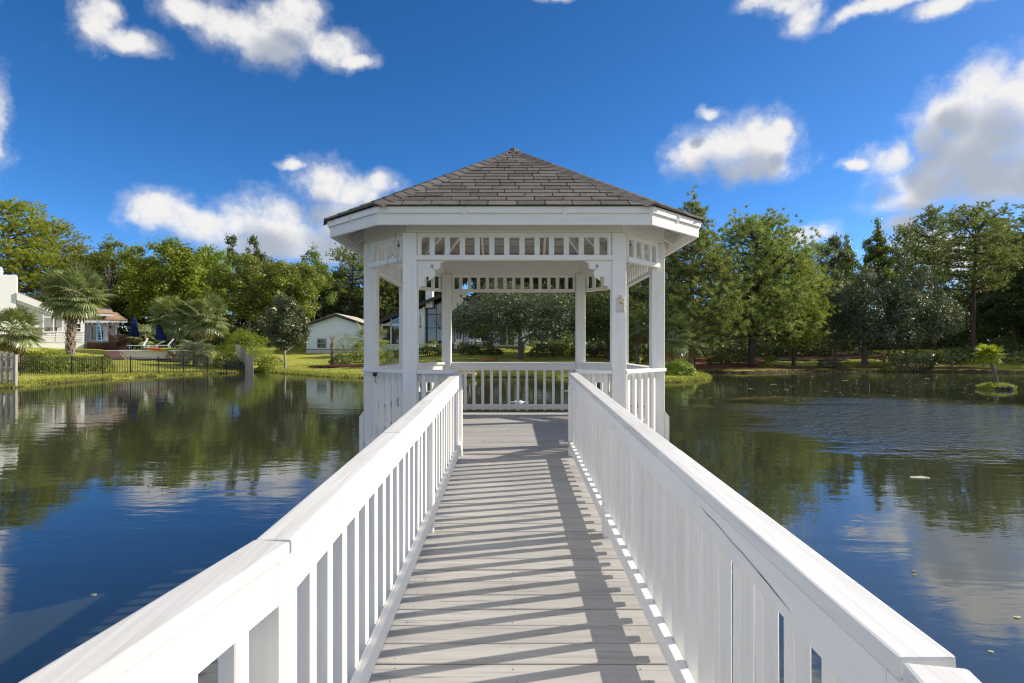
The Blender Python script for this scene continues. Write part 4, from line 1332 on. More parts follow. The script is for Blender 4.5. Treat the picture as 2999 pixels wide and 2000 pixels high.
tree('pine_tree', 'dense tall pine left of the bare-trunked pine on the right bank', 'pine_tall', 'needle_pine', 'bark_pine', 2146, 72, 474, 48, 1.2)
tree('pine_tree', 'tall pine with a long bare trunk near the right bank lawn', 'pine_tall', 'needle_pine', 'bark_pine', 2234, 63, 470, 80, 0.1)
tree('pine_tree', 'pine at the right bank edge with its crown beside the long bare trunk', 'pine_full', 'needle_pine', 'bark_pine', 2345, 74, 540, 70, 2.7)
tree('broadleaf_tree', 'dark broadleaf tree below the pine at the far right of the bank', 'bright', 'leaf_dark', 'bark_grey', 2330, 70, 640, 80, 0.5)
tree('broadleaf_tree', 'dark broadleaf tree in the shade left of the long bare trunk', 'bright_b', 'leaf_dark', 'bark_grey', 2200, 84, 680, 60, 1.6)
tree('broadleaf_tree', 'thin leafy tree with yellow back light behind the pine bank', 'airy', 'leaf_bright', 'bark_grey', 1660, 78, 640, 60, 1.3)
tree('broadleaf_tree', 'leafy tree with yellow back light behind the pale-tipped pine', 'bright_b', 'leaf_bright', 'bark_grey', 1800, 82, 660, 70, 0.2)
for (lab, kind, px, d, top, half, rz) in (
    ('feathery pine top behind the glinting tree', 'pine_full', 1898, 80, 560, 46, 0.9),
    ('feathery pine between the pointed tree tops and the dense tall pine', 'pine_full', 2082, 82, 522, 44, 2.4),
    ('tall pine behind and right of the long bare trunk', 'pine_full', 2288, 82, 505, 50, 1.5),
    ('pine closing the gap behind the pale-tipped pine', 'pine_cone', 1838, 84, 572, 50, 0.4)):
    tree('pine_tree', lab, kind, 'needle_pine', 'bark_pine', px, d, top, half, rz)
for (px, d, lab) in ((1700, 76, 'slim dark trunk behind the spreading pine'), (1890, 74, 'slim dark tree in the shade of the glinting tree'), (2178, 78, 'slim black-trunked tree left of the long bare trunk')):
    tree('broadleaf_tree', lab, 'airy', 'leaf_dark', 'bark_grey', px, d, 640, 34, px * 0.01)

tree('broadleaf_tree', 'dark tree standing behind the slender palm and the double palms', 'bright_b', 'leaf_dark', 'bark_grey', 1512, 64, 600, 78, 0.4)
for (x, y, top, half, kind, leaf) in ((62, 58, 470, 90, 'pine_full', 'needle_pine'), (66, 66, 520, 110, 'bright', 'leaf_dark'), (60, 50, 560, 120, 'bright_b', 'leaf_dark'), (72, 52, 480, 100, 'pine_full', 'needle_pine'), (70, 74, 480, 90, 'pine_full', 'needle_pine'), (80, 62, 500, 110, 'bright', 'leaf_dark'), (64, 44, 620, 110, 'bright', 'leaf_dark')):
    tree('pine_tree' if 'pine' in kind else 'broadleaf_tree', 'tree of the wood going on past the right edge of the view', kind, leaf, 'bark_pine', PX0 + (x - CX) / y * FD, y, top, half, x * 1.7, 'trees past the right edge')
# the far wood closes every gap low down: one mass
def far_wood():
    rng = np.random.default_rng(5)
    P, N, T = [], [], []
    n = 100000
    a = rng.uniform(R(-62), R(62), n)
    dd = rng.uniform(98, 112, n)
    x = np.sin(a) * dd; yv = np.maximum(60, np.cos(a) * dd * 1.02)
    x = np.where(np.abs(a) > R(40), np.sign(a) * (70 + rng.uniform(0, 16, n)), x)
    yv = np.where(np.abs(a) > R(40), rng.uniform(38, 100, n), yv)
    topz = np.where(np.abs(x) < 26, 14.0, 8.0) + 2.2 * np.sin(x * 0.19) + 1.6 * np.sin(x * 0.43 + yv * 0.2) + 1.2 * np.sin(x * 0.9)
    z = 0.2 + rng.uniform(0, 1, n) ** 0.85 * topz
    P = np.stack([x, yv, z], 1)
    N = rng.normal(size=(n, 3)) + np.array([0, -.4, .6])
    v, f = leaf_cloud(rng, P, N, 0.8, 0.7)
    cl = 0.5 + 0.5 * np.sin(x * 0.8 + np.sin(z * 1.2)) * np.sin(z * 0.9 + x * 0.3)
    return np_mesh('far_wood', v, f, np.repeat(np.clip(0.6 * cl + rng.uniform(0, .4, n), 0, 1), 4))
tag(obj('far_wood', far_wood(), 'leaf_dark'), 'dark mass of woodland closing the view behind the houses and banks', 'woodland', kind='stuff')
def undergrowth():
    rng = np.random.default_rng(6)
    P, T = [], []
    for (x0, y0, x1, y1, hh, dens) in ((16, 66, 40, 72, 2.4, 8200), (40, 77, 80, 72, 4.0, 11500), (40, 60, 52, 57, 1.6, 1800), (-46, 74, -22, 86, 3.6, 6500), (-22, 88, 14, 84, 4.0, 9000), (2, 70, 16, 70, 2.2, 3500)):
        n = dens; s = rng.uniform(0, 1, n)
        x = x0 + (x1 - x0) * s + rng.normal(size=n) * 1.6; yv = y0 + (y1 - y0) * s + rng.normal(size=n) * 1.8
        top = hh * (0.75 + 0.25 * np.sin(x * 1.1) + 0.2 * np.sin(x * 2.9 + 1))
        z = height(x, yv) + rng.uniform(0, 1, n) ** 0.8 * top
        P.append(np.stack([x, yv, z], 1))
    P = np.concatenate(P)
    v, f = leaf_cloud(rng, P, rng.normal(size=P.shape) + np.array([0, -.3, .7]), 0.36, 0.5)
    return np_mesh('undergrowth', v, f, np.repeat(rng.uniform(0, 1, len(P)), 4))
tag(obj('undergrowth', undergrowth(), 'leaf_dark'), 'dark undergrowth along the foot of the far trees', 'undergrowth', kind='stuff')

# palms
def gp(px, d): x = CX + (px - PX0) / FD * d; return (x, d, H(x, d) - 0.05)
p = gp(160, 46); palm('big sabal palm with criss-cross trunk in front of the left porch', p, CZ + (PY0 - 668) / FD * 46 - p[2] - 0.1, 0.29, FAN, 66, size=1.28, lean=(0.35, 0), boots=110, dry=5, seed=3)
p = gp(38, 41); palm('short sabal palm at the wooden fence on the far left bank', p, CZ + (PY0 - 752) / FD * 41 - p[2], 0.22, FAN, 46, size=1.0, lean=(-0.2, 0), boots=28, dry=5, seed=5)
p = gp(398, 62); palm('left one of the twin sabal palms behind the pool', p, CZ + (PY0 - 722) / FD * 62 - p[2], 0.26, FAN, 52, size=1.35, lean=(-0.15, 0), boots=36, dry=4, seed=7)
p = gp(462, 62.5); palm('right one of the twin sabal palms, with yellowing lower fronds', p, CZ + (PY0 - 724) / FD * 62.5 - p[2], 0.26, FAN, 52, size=1.45, lean=(0.5, 0), boots=30, dry=8, seed=9)
p = gp(448, 54); palm('silvery feather palm beside the pool', p, 1.25, 0.2, FEATHER, 44, size=1.28, boots=0, dry=0, lo=-30, name='pindo_palm', seed=11)
p = gp(335, 66); palm('dim palm in the shade behind the blue umbrellas', p, 1.6, 0.16, PALMETTO, 16, size=1.1, seed=13, dry=1)
p = gp(850, 68); palm('palm against the left windows of the modern house', p, 2.1, 0.2, FAN, 26, size=1.25, seed=15, dry=4)
p = gp(872, 50); palm('low palmetto on the lawn seen beside the left gazebo post', p, 0.35, 0.12, PALMETTO, 16, size=0.85, seed=17, dry=0, lo=-20, name='palmetto')
p = gp(1463, 54); palm('slender palm framed between the two right gazebo posts', p, CZ + (PY0 - 745) / FD * 54 - p[2], 0.17, FAN, 40, size=0.98, seed=19, dry=5)
p = gp(1542, 46); palm('sabal palm with criss-cross trunk right behind the gazebo', p, CZ + (PY0 - 765) / FD * 46 - p[2], 0.25, FAN, 50, size=1.08, seed=21, boots=46, dry=4)
p = gp(1588, 47.5); palm('leafy sabal palm standing against the conical pine', p, CZ + (PY0 - 772) / FD * 47.5 - p[2], 0.2, FAN, 40, size=0.95, seed=23, dry=4, lean=(-0.25, 0))
ISL = (CX + (2288 - PX0) / FD * 30.6, 30.6)
palm('little windmill palm with lime fronds leaning on the islet', (*ISL, WATER + 0.26), 1.60, 0.095, LIME, 24, size=0.74, lean=(-0.42, 0), seed=25, dry=0, lo=-28, hairy=True, name='windmill_palm', bright=True)

# bananas
def banana(label, loc, n, h, seed):
    rng = random.Random(seed)
    t = thing('banana_plant', label, 'banana plant', loc)
    MB().tube([(0, 0, 0), (0.03, 0, h * 0.5)], [0.10, 0.07], 8).build('stem', 'palm_trunk', t, 0, 1, True)
    for k in range(n):
        a = k * 2.4 + rng.uniform(-.3, .3); L = h * rng.uniform(0.75, 1.0)
        v, f = [], []
        S = 9
        for i in range(S):
            s = i / (S - 1); w = 0.24 * math.sin(math.pi * min(0.98, 0.10 + 0.86 * s)) * (0.25 if s < 0.2 else 1)
            r = L * 0.75 * s; z = h * 0.45 + L * (0.85 * s - 0.75 * s * s)
            for q in (-1, 0, 1):
                v.append((r, q * w, z + (0.10 * abs(q) * w * 6 if q else 0)))
        for i in range(S - 1):
            for q in (0, 1):
                f.append((i * 3 + q, i * 3 + q + 1, i * 3 + q + 4, i * 3 + q + 3))
        me = np_mesh('leaf', v, f, [rng.random()] * len(v), smooth=True)
        obj('leaf', me, 'banana_leaf', t, rot=(rng.uniform(-.2, .2), 0, a))
banana('banana plant under the dark oak at the water side', gp(2070, 54), 8, 1.5, 1)
banana('larger banana plant where the oak meets the right bank lawn', gp(2185, 53), 9, 2.0, 2)
banana('banana plant at the far right end of the lawn', gp(2362, 52), 9, 2.2, 3)

# shrubs
def shrub(name, label, px, d, rx, ry, rz, leaf, seed, n=1500, size=0.15, box=False, group=None, lumpy=0.22, asp=0.5, cat='shrub', z=None, rzr=0.0):
    x = CX + (px - PX0) / FD * d
    me = bush_mesh(seed, rx, ry, rz, n, size, lumpy, box, asp)
    t = thing(name, label, cat, (x, d, (H(x, d) - 0.04) if z is None else z), rzr, group)
    obj('foliage', me, leaf, t)
    st = MB()
    rng = random.Random(seed)
    if not box:
        for k in range(5):
            a = rng.uniform(0, 6.28); st.tube([(0, 0, -0.05), (math.cos(a) * rx * .3, math.sin(a) * ry * .3, rz * .4), (math.cos(a) * rx * .6, math.sin(a) * ry * .6, rz * .75)], [0.03, 0.02, 0.008], 5, False)
        st.build('stems', 'bark_grey', t)
    return t
shrub('round_shrub', 'clipped shrub under the short palm behind the black fence', 62, 42, 1.5, 1.2, 1.35, 'leaf_olive', 1, 2600)
shrub('round_shrub', 'big rounded shrub left of the palm trunk behind the black fence', 112, 41, 1.6, 1.2, 1.55, 'leaf_bright', 2, 3000)
shrub('round_shrub', 'rounded shrub in front of the big palm trunk', 170, 43, 1.35, 1.1, 1.15, 'leaf_bright', 3, 2400)
shrub('round_shrub', 'rounded shrub right of the big palm trunk', 218, 44, 1.35, 1.1, 1.15, 'leaf_bright', 4, 2400)
shrub('yellow_shrub', 'yellow-green shrub inside the corner of the black fence', 520, 53, 1.3, 1.0, 1.5, 'leaf_bright', 5, 2200)
shrub('dark_shrub', 'dark low shrub against the right end of the weathered fence', 538, 52, 0.9, 0.7, 0.8, 'leaf_dark', 6, 1200)
shrub('bamboo_clump', 'feathery bright bush behind the weathered fence', 560, 62, 2.7, 1.6, 2.9, 'leaf_bright', 7, 4200, 0.26, asp=0.22, lumpy=0.35)
shrub('reddish_shrub', 'reddish brown shrub right of the weathered fence', 592, 58, 1.0, 0.8, 1.4, 'leaf_yellow', 8, 1500)
shrub('fern_clump', 'low bright fern clump left of the magnolia trunk', 612, 52.5, 0.95, 0.6, 0.55, 'leaf_bright', 9, 1200, 0.18, asp=0.3)
shrub('grey_shrub', 'twiggy low shrub between the weathered fence and the magnolia', 628, 58, 1.3, 0.7, 0.9, 'leaf_olive', 10, 900)
shrub('crape_myrtle', 'crape myrtle with pale stems and yellow leaves in front of the garage', 802, 58, 1.5, 1.2, 2.9, 'leaf_yellow', 11, 1500, 0.15, lumpy=0.4)
shrub('dark_shrub', 'dark rounded shrub at the foot of the crape myrtle', 782, 56, 1.2, 0.9, 0.95, 'leaf_dark', 12, 1500)
shrub('dark_shrub', 'olive shrub in the mulch bed by the left gazebo post', 832, 58, 1.6, 0.9, 1.2, 'leaf_olive', 13, 1900)
for (px, w_, lab) in ((905, 2.1, 'left end of the clipped hedge before the modern house'), (975, 2.0, 'clipped hedge section below the number wall of the modern house')):
    shrub('clipped_hedge', lab, px, 63, w_, 0.5, 1.35, 'leaf_yellow', px, 2600, 0.13, True, cat='hedge')
    shrub('dark_shrub', 'loose dark shrubs at the foot of the hedge below the number wall' if 'left' not in lab else 'loose dark shrubs in front of the left hedge end', px + 8, 61.5, w_ * 1.05, 0.6, 0.95, 'leaf_dark', px + 1, 2200, 0.16)
for (px, w_, lab) in ((1090, 1.7, 'dark clipped hedge left of the oak trunk, under the patio chairs'), (1165, 1.9, 'dark clipped hedge just left of the oak trunk'), (1262, 1.5, 'dark clipped hedge right of the oak trunk')):
    shrub('clipped_hedge', lab, px, 64, w_, 0.5, 1.15, 'leaf_dark', px, 2200, 0.13, True, cat='hedge')
for k, (px, d, rx, rz, leaf, lab) in enumerate((
    (1082, 61.5, 1.3, 0.9, 'leaf_dark', 'loose dark shrub at the left foot of the patio hedge'), (1130, 61, 1.2, 0.7, 'leaf_dark', 'loose dark shrub below the patio table'),
    (1245, 59.5, 1.6, 1.1, 'leaf_dark', 'dark spreading shrub right of the oak trunk'), (1290, 62, 1.4, 1.2, 'leaf_olive', 'shrub with pale stems in the shade right of the oak'),
    (1340, 64, 1.7, 1.1, 'leaf_dark', 'dark shrub behind the right back post of the gazebo'), (1385, 63, 1.4, 1.2, 'leaf_dark', 'azalea bush with pink flowers seen between the gazebo posts'),
    (1445, 60, 1.2, 0.9, 'leaf_dark', 'dark shrub left of the slender palm'), (1500, 58, 1.2, 0.8, 'leaf_dark', 'dark shrub right of the slender palm'))):
    t = shrub('dark_shrub' if 'azalea' not in lab else 'azalea_bush', lab, px, d, rx, 0.9, rz, leaf, 30 + k, 1700, 0.16)
    if 'azalea' in lab:
        rng = np.random.default_rng(3); dd = sphere_dirs(rng, 90); dd[:, 2] = np.abs(dd[:, 2]); dd[:, 1] = -np.abs(dd[:, 1])
        v, f = leaf_cloud(rng, dd * np.array([rx, .92, rz]) * 1.02, dd, 0.14, 0.9)
        obj('flowers', np_mesh('flowers', v, f, np.repeat(rng.uniform(0, 1, 90), 4)), 'petal_pink', t)
shrub('shore_shrub', 'leafy green shrub on the small grassy point right of the gazebo', 1556, 40.5, 1.25, 0.9, 0.95, 'leaf_bright', 50, 2200, 0.17)
shrub('dark_shrub', 'low dark shrubs on the pine straw behind the first bank pine', 1665, 58, 2.2, 0.9, 1.0, 'leaf_dark', 51, 2200, 0.18)
shrub('green_weed', 'small green weed right of the spreading pine trunk', 1760, 54, 0.6, 0.4, 0.5, 'leaf_bright', 52, 500)
shrub('grey_shrub', 'wispy grey-green shrub on the bank left of the stout oak', 1905, 55, 1.2, 0.8, 0.9, 'leaf_oak', 53, 1300)
shrub('grey_shrub', 'trailing shrub at the water side below the dark oak', 2095, 53, 2.4, 0.9, 1.6, 'leaf_oak', 54, 3000)
shrub('dark_shrub', 'dark shrub at the foot of the long bare pine trunk', 2240, 66, 1.7, 1.0, 1.4, 'leaf_dark', 55, 1800)
shrub('dark_shrub', 'dark hedge-like shrub at the right edge behind the lawn', 2318, 64, 3.2, 1.0, 2.0, 'leaf_dark', 56, 3400, 0.2)
for k, (px, d, lab) in enumerate(((1770, 62, 'low weed beside the black ground sheet'), (1940, 53.5, 'yellow-green weed on the bank by the stout oak'), (2045, 52.5, 'pale weed at the water side left of the banana plant'))):
    shrub('green_weed', lab, px, d, 0.7, 0.5, 0.6, 'leaf_olive', 60 + k, 600)
# red flowers on the lawn below the oak
for k, (px, lab) in enumerate(((1122, 'red flowers on the lawn left of the oak trunk, behind the gazebo rail'), (1208, 'few red flowers at the foot of the oak trunk'))):
    x, y, z = gp(px, 52)
    t = thing('flower_clump', lab, 'flowers', (x, y, z))
    rng = np.random.default_rng(k)
    obj('foliage', bush_mesh(70 + k, 0.45, 0.35, 0.35, 260, 0.13), 'leaf_dark', t)
    n = 26 - 14 * k; P = rng.normal(size=(n, 3)) * np.array([.28, .2, .08]) + np.array([0, -.15, .40])
    v, f = leaf_cloud(rng, P, rng.normal(size=(n, 3)) + np.array([0, -1, .5]), 0.13, 0.9)
    obj('flowers', np_mesh('flowers', v, f, np.repeat(rng.uniform(0, 1, n), 4)), 'petal_red', t)

# grass: tufts along the water's edge and the near lawns
def grass():
    rng = np.random.default_rng(9)
    x = rng.uniform(-46, 62, 420000); yv = rng.uniform(29, 66, 420000)
    sd = shore_dist(x, yv)
    keep = (sd > 0.02) & (rng.uniform(0, 1, len(x)) < np.where(sd < 1.2, 0.6, np.where(sd < 4, 0.07, 0.012)))
    keep &= ~((x > 15) & (x < 46) & (yv > 46) & (rng.uniform(0, 1, len(x)) > 0.10))
    x, yv, sd = x[keep][:60000], yv[keep][:60000], sd[keep][:60000]
    n = len(x); z = height(x, yv) - 0.01
    P = np.stack([x, yv, z], 1)
    K = 3
    a = rng.uniform(0, 6.28, (n, K)); hgt = (rng.uniform(0.05, 0.13, (n, K)) + np.where(sd < 0.5, rng.uniform(0, .16, n), 0)[:, None])
    d = np.stack([np.cos(a), np.sin(a), a * 0], 2)
    w = np.stack([-np.sin(a), np.cos(a), a * 0], 2) * 0.022
    c = P[:, None, :] + d * 0.04
    tip = c + d * hgt[..., None] * 0.5 + np.array([0, 0, 1]) * hgt[..., None]
    v = np.stack([c - w, c + w, tip], 2).reshape(-1, 3)
    return np_mesh('grass', v, np.arange(len(v)).reshape(-1, 3), np.repeat(rng.uniform(0, 1, (n, K)).ravel(), 3))
tag(obj('grass', grass(), 'grass_blade'), 'short sunlit grass along the banks of the pond', 'grass', kind='stuff')
# ================================================================== HOUSES AND THINGS ON THE BANKS
def b_glass(t, b, col):
    b.inputs['Roughness'].default_value = 0.04
    b.inputs['IOR'].default_value = 1.9
mat('window_glass', (0.025, 0.032, 0.035), 0.05, 0.6, build=b_glass)
mat('house_white', (0.80, 0.79, 0.76), 0.8, 0.2, build=b_mottle(3, 0.05))
mat('white_wall_sky_tinted', (0.72, 0.81, 0.88), 0.8, 0.2, build=b_mottle(3, 0.05))  # white walls, the blue of skylit shade put into their colour
mat('trim_white', (0.80, 0.79, 0.77), 0.5, 0.3)
mat('trim_dark', (0.055, 0.050, 0.052), 0.7, 0.2)
mat('tan_shingle', (0.37, 0.255, 0.175), 0.95, 0.1, build=b_mottle(7, 0.35))
mat('pale_shingle', (0.46, 0.41, 0.34), 0.95, 0.1, build=b_mottle(7, 0.25))
mat('dark_roof', (0.07, 0.065, 0.07), 0.9, 0.1)
mat('beige_siding', (0.62, 0.59, 0.52), 0.8, 0.1)
mat('curtain', (0.42, 0.39, 0.33), 0.9, 0.1)
mat('brown_post', (0.13, 0.085, 0.06), 0.8, 0.1)
mat('navy_fabric', (0.012, 0.020, 0.085), 0.9, 0.1)
mat('blue_fibreglass', (0.05, 0.22, 0.42), 0.4, 0.4)
mat('aluminium', (0.55, 0.55, 0.55), 0.4, 0.5)
mat('white_mesh', (0.62, 0.66, 0.66), 0.7, 0.2)
mat('pool_coping', (0.72, 0.68, 0.62), 0.8, 0.1)
mat('pool_render', (0.78, 0.74, 0.70), 0.8, 0.1)
mat('red_brick', (0.27, 0.165, 0.14), 0.9, 0.1, build=b_mottle(9, 0.3))
mat('brown_stone', (0.16, 0.115, 0.085), 0.9, 0.1, build=b_mottle(5, 0.4, var=0.5))
mat('grey_stone', (0.09, 0.085, 0.08), 0.9, 0.2, build=b_mottle(9, 0.4))
mat('pool_water', (0.10, 0.30, 0.34), 0.05, 0.5)
mat('metal_roof', (0.62, 0.66, 0.72), 0.35, 0.5, metal=0.4)
mat('grey_wall', (0.24, 0.25, 0.27), 0.8, 0.1)
mat('plastic_white', (0.80, 0.80, 0.78), 0.4, 0.4)
mat('black_sheet', (0.02, 0.02, 0.025), 0.4, 0.5)
mat('mulch', (0.09, 0.035, 0.028), 0.95, 0.1, build=b_mottle(20, 0.6, 0.8, 0.03))
mat('lily_pad', (0.16, 0.19, 0.06), 0.5, 0.4)
mat('pond_scum', (0.42, 0.42, 0.28), 0.7, 0.3)
mat('terracotta', (0.35, 0.14, 0.08), 0.8, 0.2)
def b_kayak(t, b, col):
    co = objco(t); sx = t.n('ShaderNodeSeparateXYZ'); t.t.links.new(co, sx.inputs[0])
    x = t.math('ADD', t.math('MULTIPLY_ADD', sx.outputs[0], 0.36, 0.5), t.math('MULTIPLY', t.math('SUBTRACT', t.noise(co, 3.0, 2.0), 0.5), 0.22))
    t.t.links.new(t.ramp(x, [(0.1, (0.62, 0.035, 0.02)), (0.45, (0.65, 0.10, 0.02)), (0.60, (0.62, 0.38, 0.03)), (0.76, (0.10, 0.30, 0.04))]), b.inputs['Base Color'])
mat('kayak_plastic', (0.6, 0.1, 0.05), 0.35, 0.4, build=b_kayak)

EYE = Vector((CX, 0, CZ))
class Face:
    """a vertical wall plane through the ground point (px column at depth d), turned by yaw: pixel -> point on it"""
    def __init__(s, px, d, yaw):
        s.p = Vector((CX + (px - PX0) / FD * d, d, 0)); s.n = Vector((math.sin(yaw), -math.cos(yaw), 0)); s.t = Vector((math.cos(yaw), math.sin(yaw), 0)); s.yaw = yaw
    def at(s, px, py, off=0.0):
        r = Vector(((px - PX0) / FD, 1.0, (PY0 - py) / FD))
        k = (s.p - EYE).dot(s.n) / r.dot(s.n)
        return EYE + r * k + s.n * off
    def uv(s, px, py):
        q = s.at(px, py); return (q - s.p).dot(s.t), q.z
    def poly(s, pts, off, thick):
        """prism of the outline given in photograph points; front face stands `off` proud of the wall"""
        return MB().prism([s.at(x, y) + s.n * off for x, y in pts], -s.n * thick)
    def rect(s, x0, y0, x1, y1, off, thick):
        u0, z0 = s.uv(x0, y1); u1, z1 = s.uv(x1, y0)
        z1 = s.uv((x0 + x1) / 2, y0)[1]; z0 = s.uv((x0 + x1) / 2, y1)[1]
        a, b = s.p + s.t * u0, s.p + s.t * u1
        q = lambda p, o, z: Vector((p.x, p.y, z)) + s.n * o
        return MB().hexa([q(a, off, z0), q(b, off, z0), q(b, off - thick, z0), q(a, off - thick, z0)], [q(a, off, z1), q(b, off, z1), q(b, off - thick, z1), q(a, off - thick, z1)])
def child(name, parent, loc=None):
    o = bpy.data.objects.new(name, None); link(o); o.parent = parent
    if loc is not None: o.location = loc
    return o
def window(F, house, x0, y0, x1, y1, nx=1, ny=1, frame='trim_white', bar=0.05, name='window', off=0.02, glass='window_glass'):
    w = child(name, house)
    F.rect(x0, y0, x1, y1, off - 0.015, 0.05).build('pane', glass, w)
    u0, _ = F.uv(x0, y0); u1, _ = F.uv(x1, y0); xm = (x0 + x1) / 2
    z1, z0 = F.uv(xm, y0)[1], F.uv(xm, y1)[1]
    fr = MB()
    def bb(ua, ub, za, zb):
        a, b = F.p + F.t * ua, F.p + F.t * ub
        q = lambda p, o, z: Vector((p.x, p.y, z)) + F.n * o
        fr.hexa([q(a, off + .035, za), q(b, off + .035, za), q(b, off - .012, za), q(a, off - .012, za)], [q(a, off + .035, zb), q(b, off + .035, zb), q(b, off - .012, zb), q(a, off - .012, zb)])
    for i in range(nx + 1):
        u = u0 + (u1 - u0) * i / nx; bb(u - bar, u + bar, z0 - bar, z1 + bar)
    for j in range(ny + 1):
        z = z0 + (z1 - z0) * j / ny
        for i in range(nx):
            bb(u0 + (u1 - u0) * i / nx + bar + .001, u0 + (u1 - u0) * (i + 1) / nx - bar - .001, z - bar * .9, z + bar * .9)
    fr.build('frame', frame, w)
    return w

# ---- white house on the left bank
LH = thing('white_house', 'sunlit white house with tan roof, chimney block and porch at the left edge', 'house')
F = Face(0, 60, R(38))
F.poly([(-70, 640), (39, 690), (176, 738), (176, 797), (-70, 805)], -1.6, 0.25).build('wall', 'house_white', LH)
F.poly([(-70, 632), (38, 632), (38, 797), (-70, 803)], 0.5, 2.6).build('chimney', 'house_white', LH)
F.poly([(-70, 614), (4, 614), (4, 632), (-70, 632)], 0.35, 2.0).build('chimney_cap', 'house_white', LH)
F.poly([(39, 672), (176, 729), (174, 739), (39, 689)], 0.7, 0.16).build('rake_board', 'trim_white', LH)
F.poly([(39, 689), (174, 739), (174, 744), (39, 697)], 0.45, 0.14).build('rake_board', 'trim_white', LH)
F.poly([(39, 697), (174, 744), (174, 751), (39, 752)], -0.05, 0.2).build('gable_panel', 'house_white', LH)
# roof: plane rising from the right eave towards the ridge, running back from the gable
def roof_plane(pts, m_, thick=0.12):
    a = [Vector(p) for p in pts]; n = (a[1] - a[0]).cross(a[2] - a[0]).normalized()
    if n.z < 0: n = -n
    return MB().prism(a, n * thick).build('roof', m_, LH)
A, B_ = F.at(40, 673, 0.62), F.at(177, 730, 0.62)
deep = -F.n
ridge_b = EYE + Vector(((225 - PX0) / FD, 1, (PY0 - 697) / FD)) * 80
roof_plane([A, B_, B_ + deep * 9.5, A + deep * 13], 'tan_shingle')
G = Face(196, 66.5, R(30))
roof_plane([G.at(150, 690, -6.0), G.at(186, 719, 0.7), G.at(262, 722.5, 0.7), G.at(243, 703, -6.0)], 'tan_shingle')
roof_plane([G.at(196, 712, -3.4), G.at(196, 735.5, 0.5), G.at(294, 737, 0.5), G.at(262, 716, -3.4)], 'tan_shingle')
G.poly([(184, 719), (262, 722.5), (262, 727), (184, 724)], 0.74, 0.12).build('eave_board', 'trim_white', LH)
G.poly([(196, 736), (294, 737.5), (293, 741.5), (196, 741)], 0.55, 0.12).build('eave_board', 'trim_white', LH)
for k in range(8):
    x = 200 + 11.5 * k
    G.rect(x, 741, x + 3.4, 745, 0.4, 0.9).build('rafter_tail', 'trim_white', LH)
G.poly([(176, 700), (268, 740), (268, 784), (176, 792)], -0.4, 0.2).build('wall', 'house_white', LH)
G.rect(249, 749, 266, 783, -0.32, 0.06).build('siding_panel', 'beige_siding', LH)
for k in range(7): G.rect(249.3, 750 + 4.7 * k, 265.7, 750.6 + 4.7 * k, -0.28, 0.05).build('siding_joint', 'trim_dark', LH)
G.rect(264.8, 742, 268, 784, -0.27, 0.06).build('corner_board', 'trim_white', LH)
d_ = window(G, LH, 207.5, 748, 238, 782, 2, 1, 'trim_white', 0.07, 'sliding_door', -0.36)
G.rect(239.5, 748, 247, 783, -0.30, 0.05).build('door_casing', 'trim_white', LH)
G.rect(250.5, 747.5, 255, 753.5, -0.25, 0.14).build('wall_lamp', 'dark_metal', LH)
# porch
F2 = Face(100, 61.5, R(38))
F2.rect(20, 786, 192.5, 801, 0.0, 3.0).build('porch_base', 'house_white', LH)
window(F2, LH, 101, 727, 116, 761, 1, 2, 'trim_white', 0.05, off=-2.4)
window(F2, LH, 122, 741, 132, 765, 1, 1, 'trim_white', 0.05, off=-2.4)
window(F2, LH, 172, 741, 187, 764, 1, 2, 'trim_white', 0.05, off=-2.4)
F2.rect(60, 712, 196, 790, -2.45, 0.1).build('porch_wall', 'beige_siding', LH)
for (x0, x1, m_) in ((98, 101, 'trim_white'), (121.5, 124.5, 'trim_white'), (126, 128.6, 'brown_post'), (142.5, 146, 'trim_white'), (186, 193, 'trim_white')):
    F2.rect(x0, 722, x1, 786, 0.0, 0.14).build('porch_post', m_, LH)
for k in range(6): F2.rect(98, 763.0 + 4.2 * k, 192, 765.1 + 4.2 * k, 0.05, 0.045).build('porch_rail_board', 'trim_white', LH)
F2.rect(98, 760.6, 193, 762.4, 0.10, 0.14).build('porch_rail_cap', 'trim_white', LH)
F2.rect(100, 727.5, 192, 730, 0.0, 0.1).build('porch_beam', 'trim_white', LH)
MB().hexa([F2.at(20, 801, -3), F2.at(20, 801, 0.0), F2.at(192, 801, 0), F2.at(192, 801, -3)][::-1], [F2.at(20, 787, -3), F2.at(20, 787, -.01), F2.at(192, 787, -.01), F2.at(192, 787, -3)][::-1]) if False else None

# deck of the house, its stair and railings
HD = thing('house_deck', 'dark brown timber deck with steps and slatted railing beside the white house', 'deck')
D1 = Face(200, 63.5, R(30))
D1.rect(199, 786, 300, 801, 0.0, 4.0).build('platform', 'brown_stained_wood', HD)
for k in range(3): D1.rect(199, 787 + 4.4 * k, 256, 788 + 4.4 * k, 0.02, 0.05).build('step_nosing', 'red_stained_wood', HD)
for k in range(4):
    D1.rect(251 + 9 * k, 789.5 + 2.6 * k, 262 + 9 * k, 801, 0.5 + 0.05 * k, 0.9).build('step', 'red_stained_wood', HD)
for k in range(6):                         # stair railing: sloping boards
    a, b = D1.at(252, 766 + 4.0 * k, 0.5), D1.at(267, 779 + 4.0 * k, 0.9)
    MB().beam(a, b, 0.05, 0.11).build('stair_rail', 'red_stained_wood', HD)
for (x, y0, y1) in ((252, 764, 789), (267, 777, 801)):
    D1.rect(x - 1, y0, x + 1, y1, 0.75, 0.1).build('stair_post', 'red_stained_wood', HD)
for k in range(6): D1.rect(254, 768.5 + 3.3 * k, 338, 770.2 + 3.3 * k, -2.0, 0.05).build('rail_board', 'brown_stained_wood', HD)
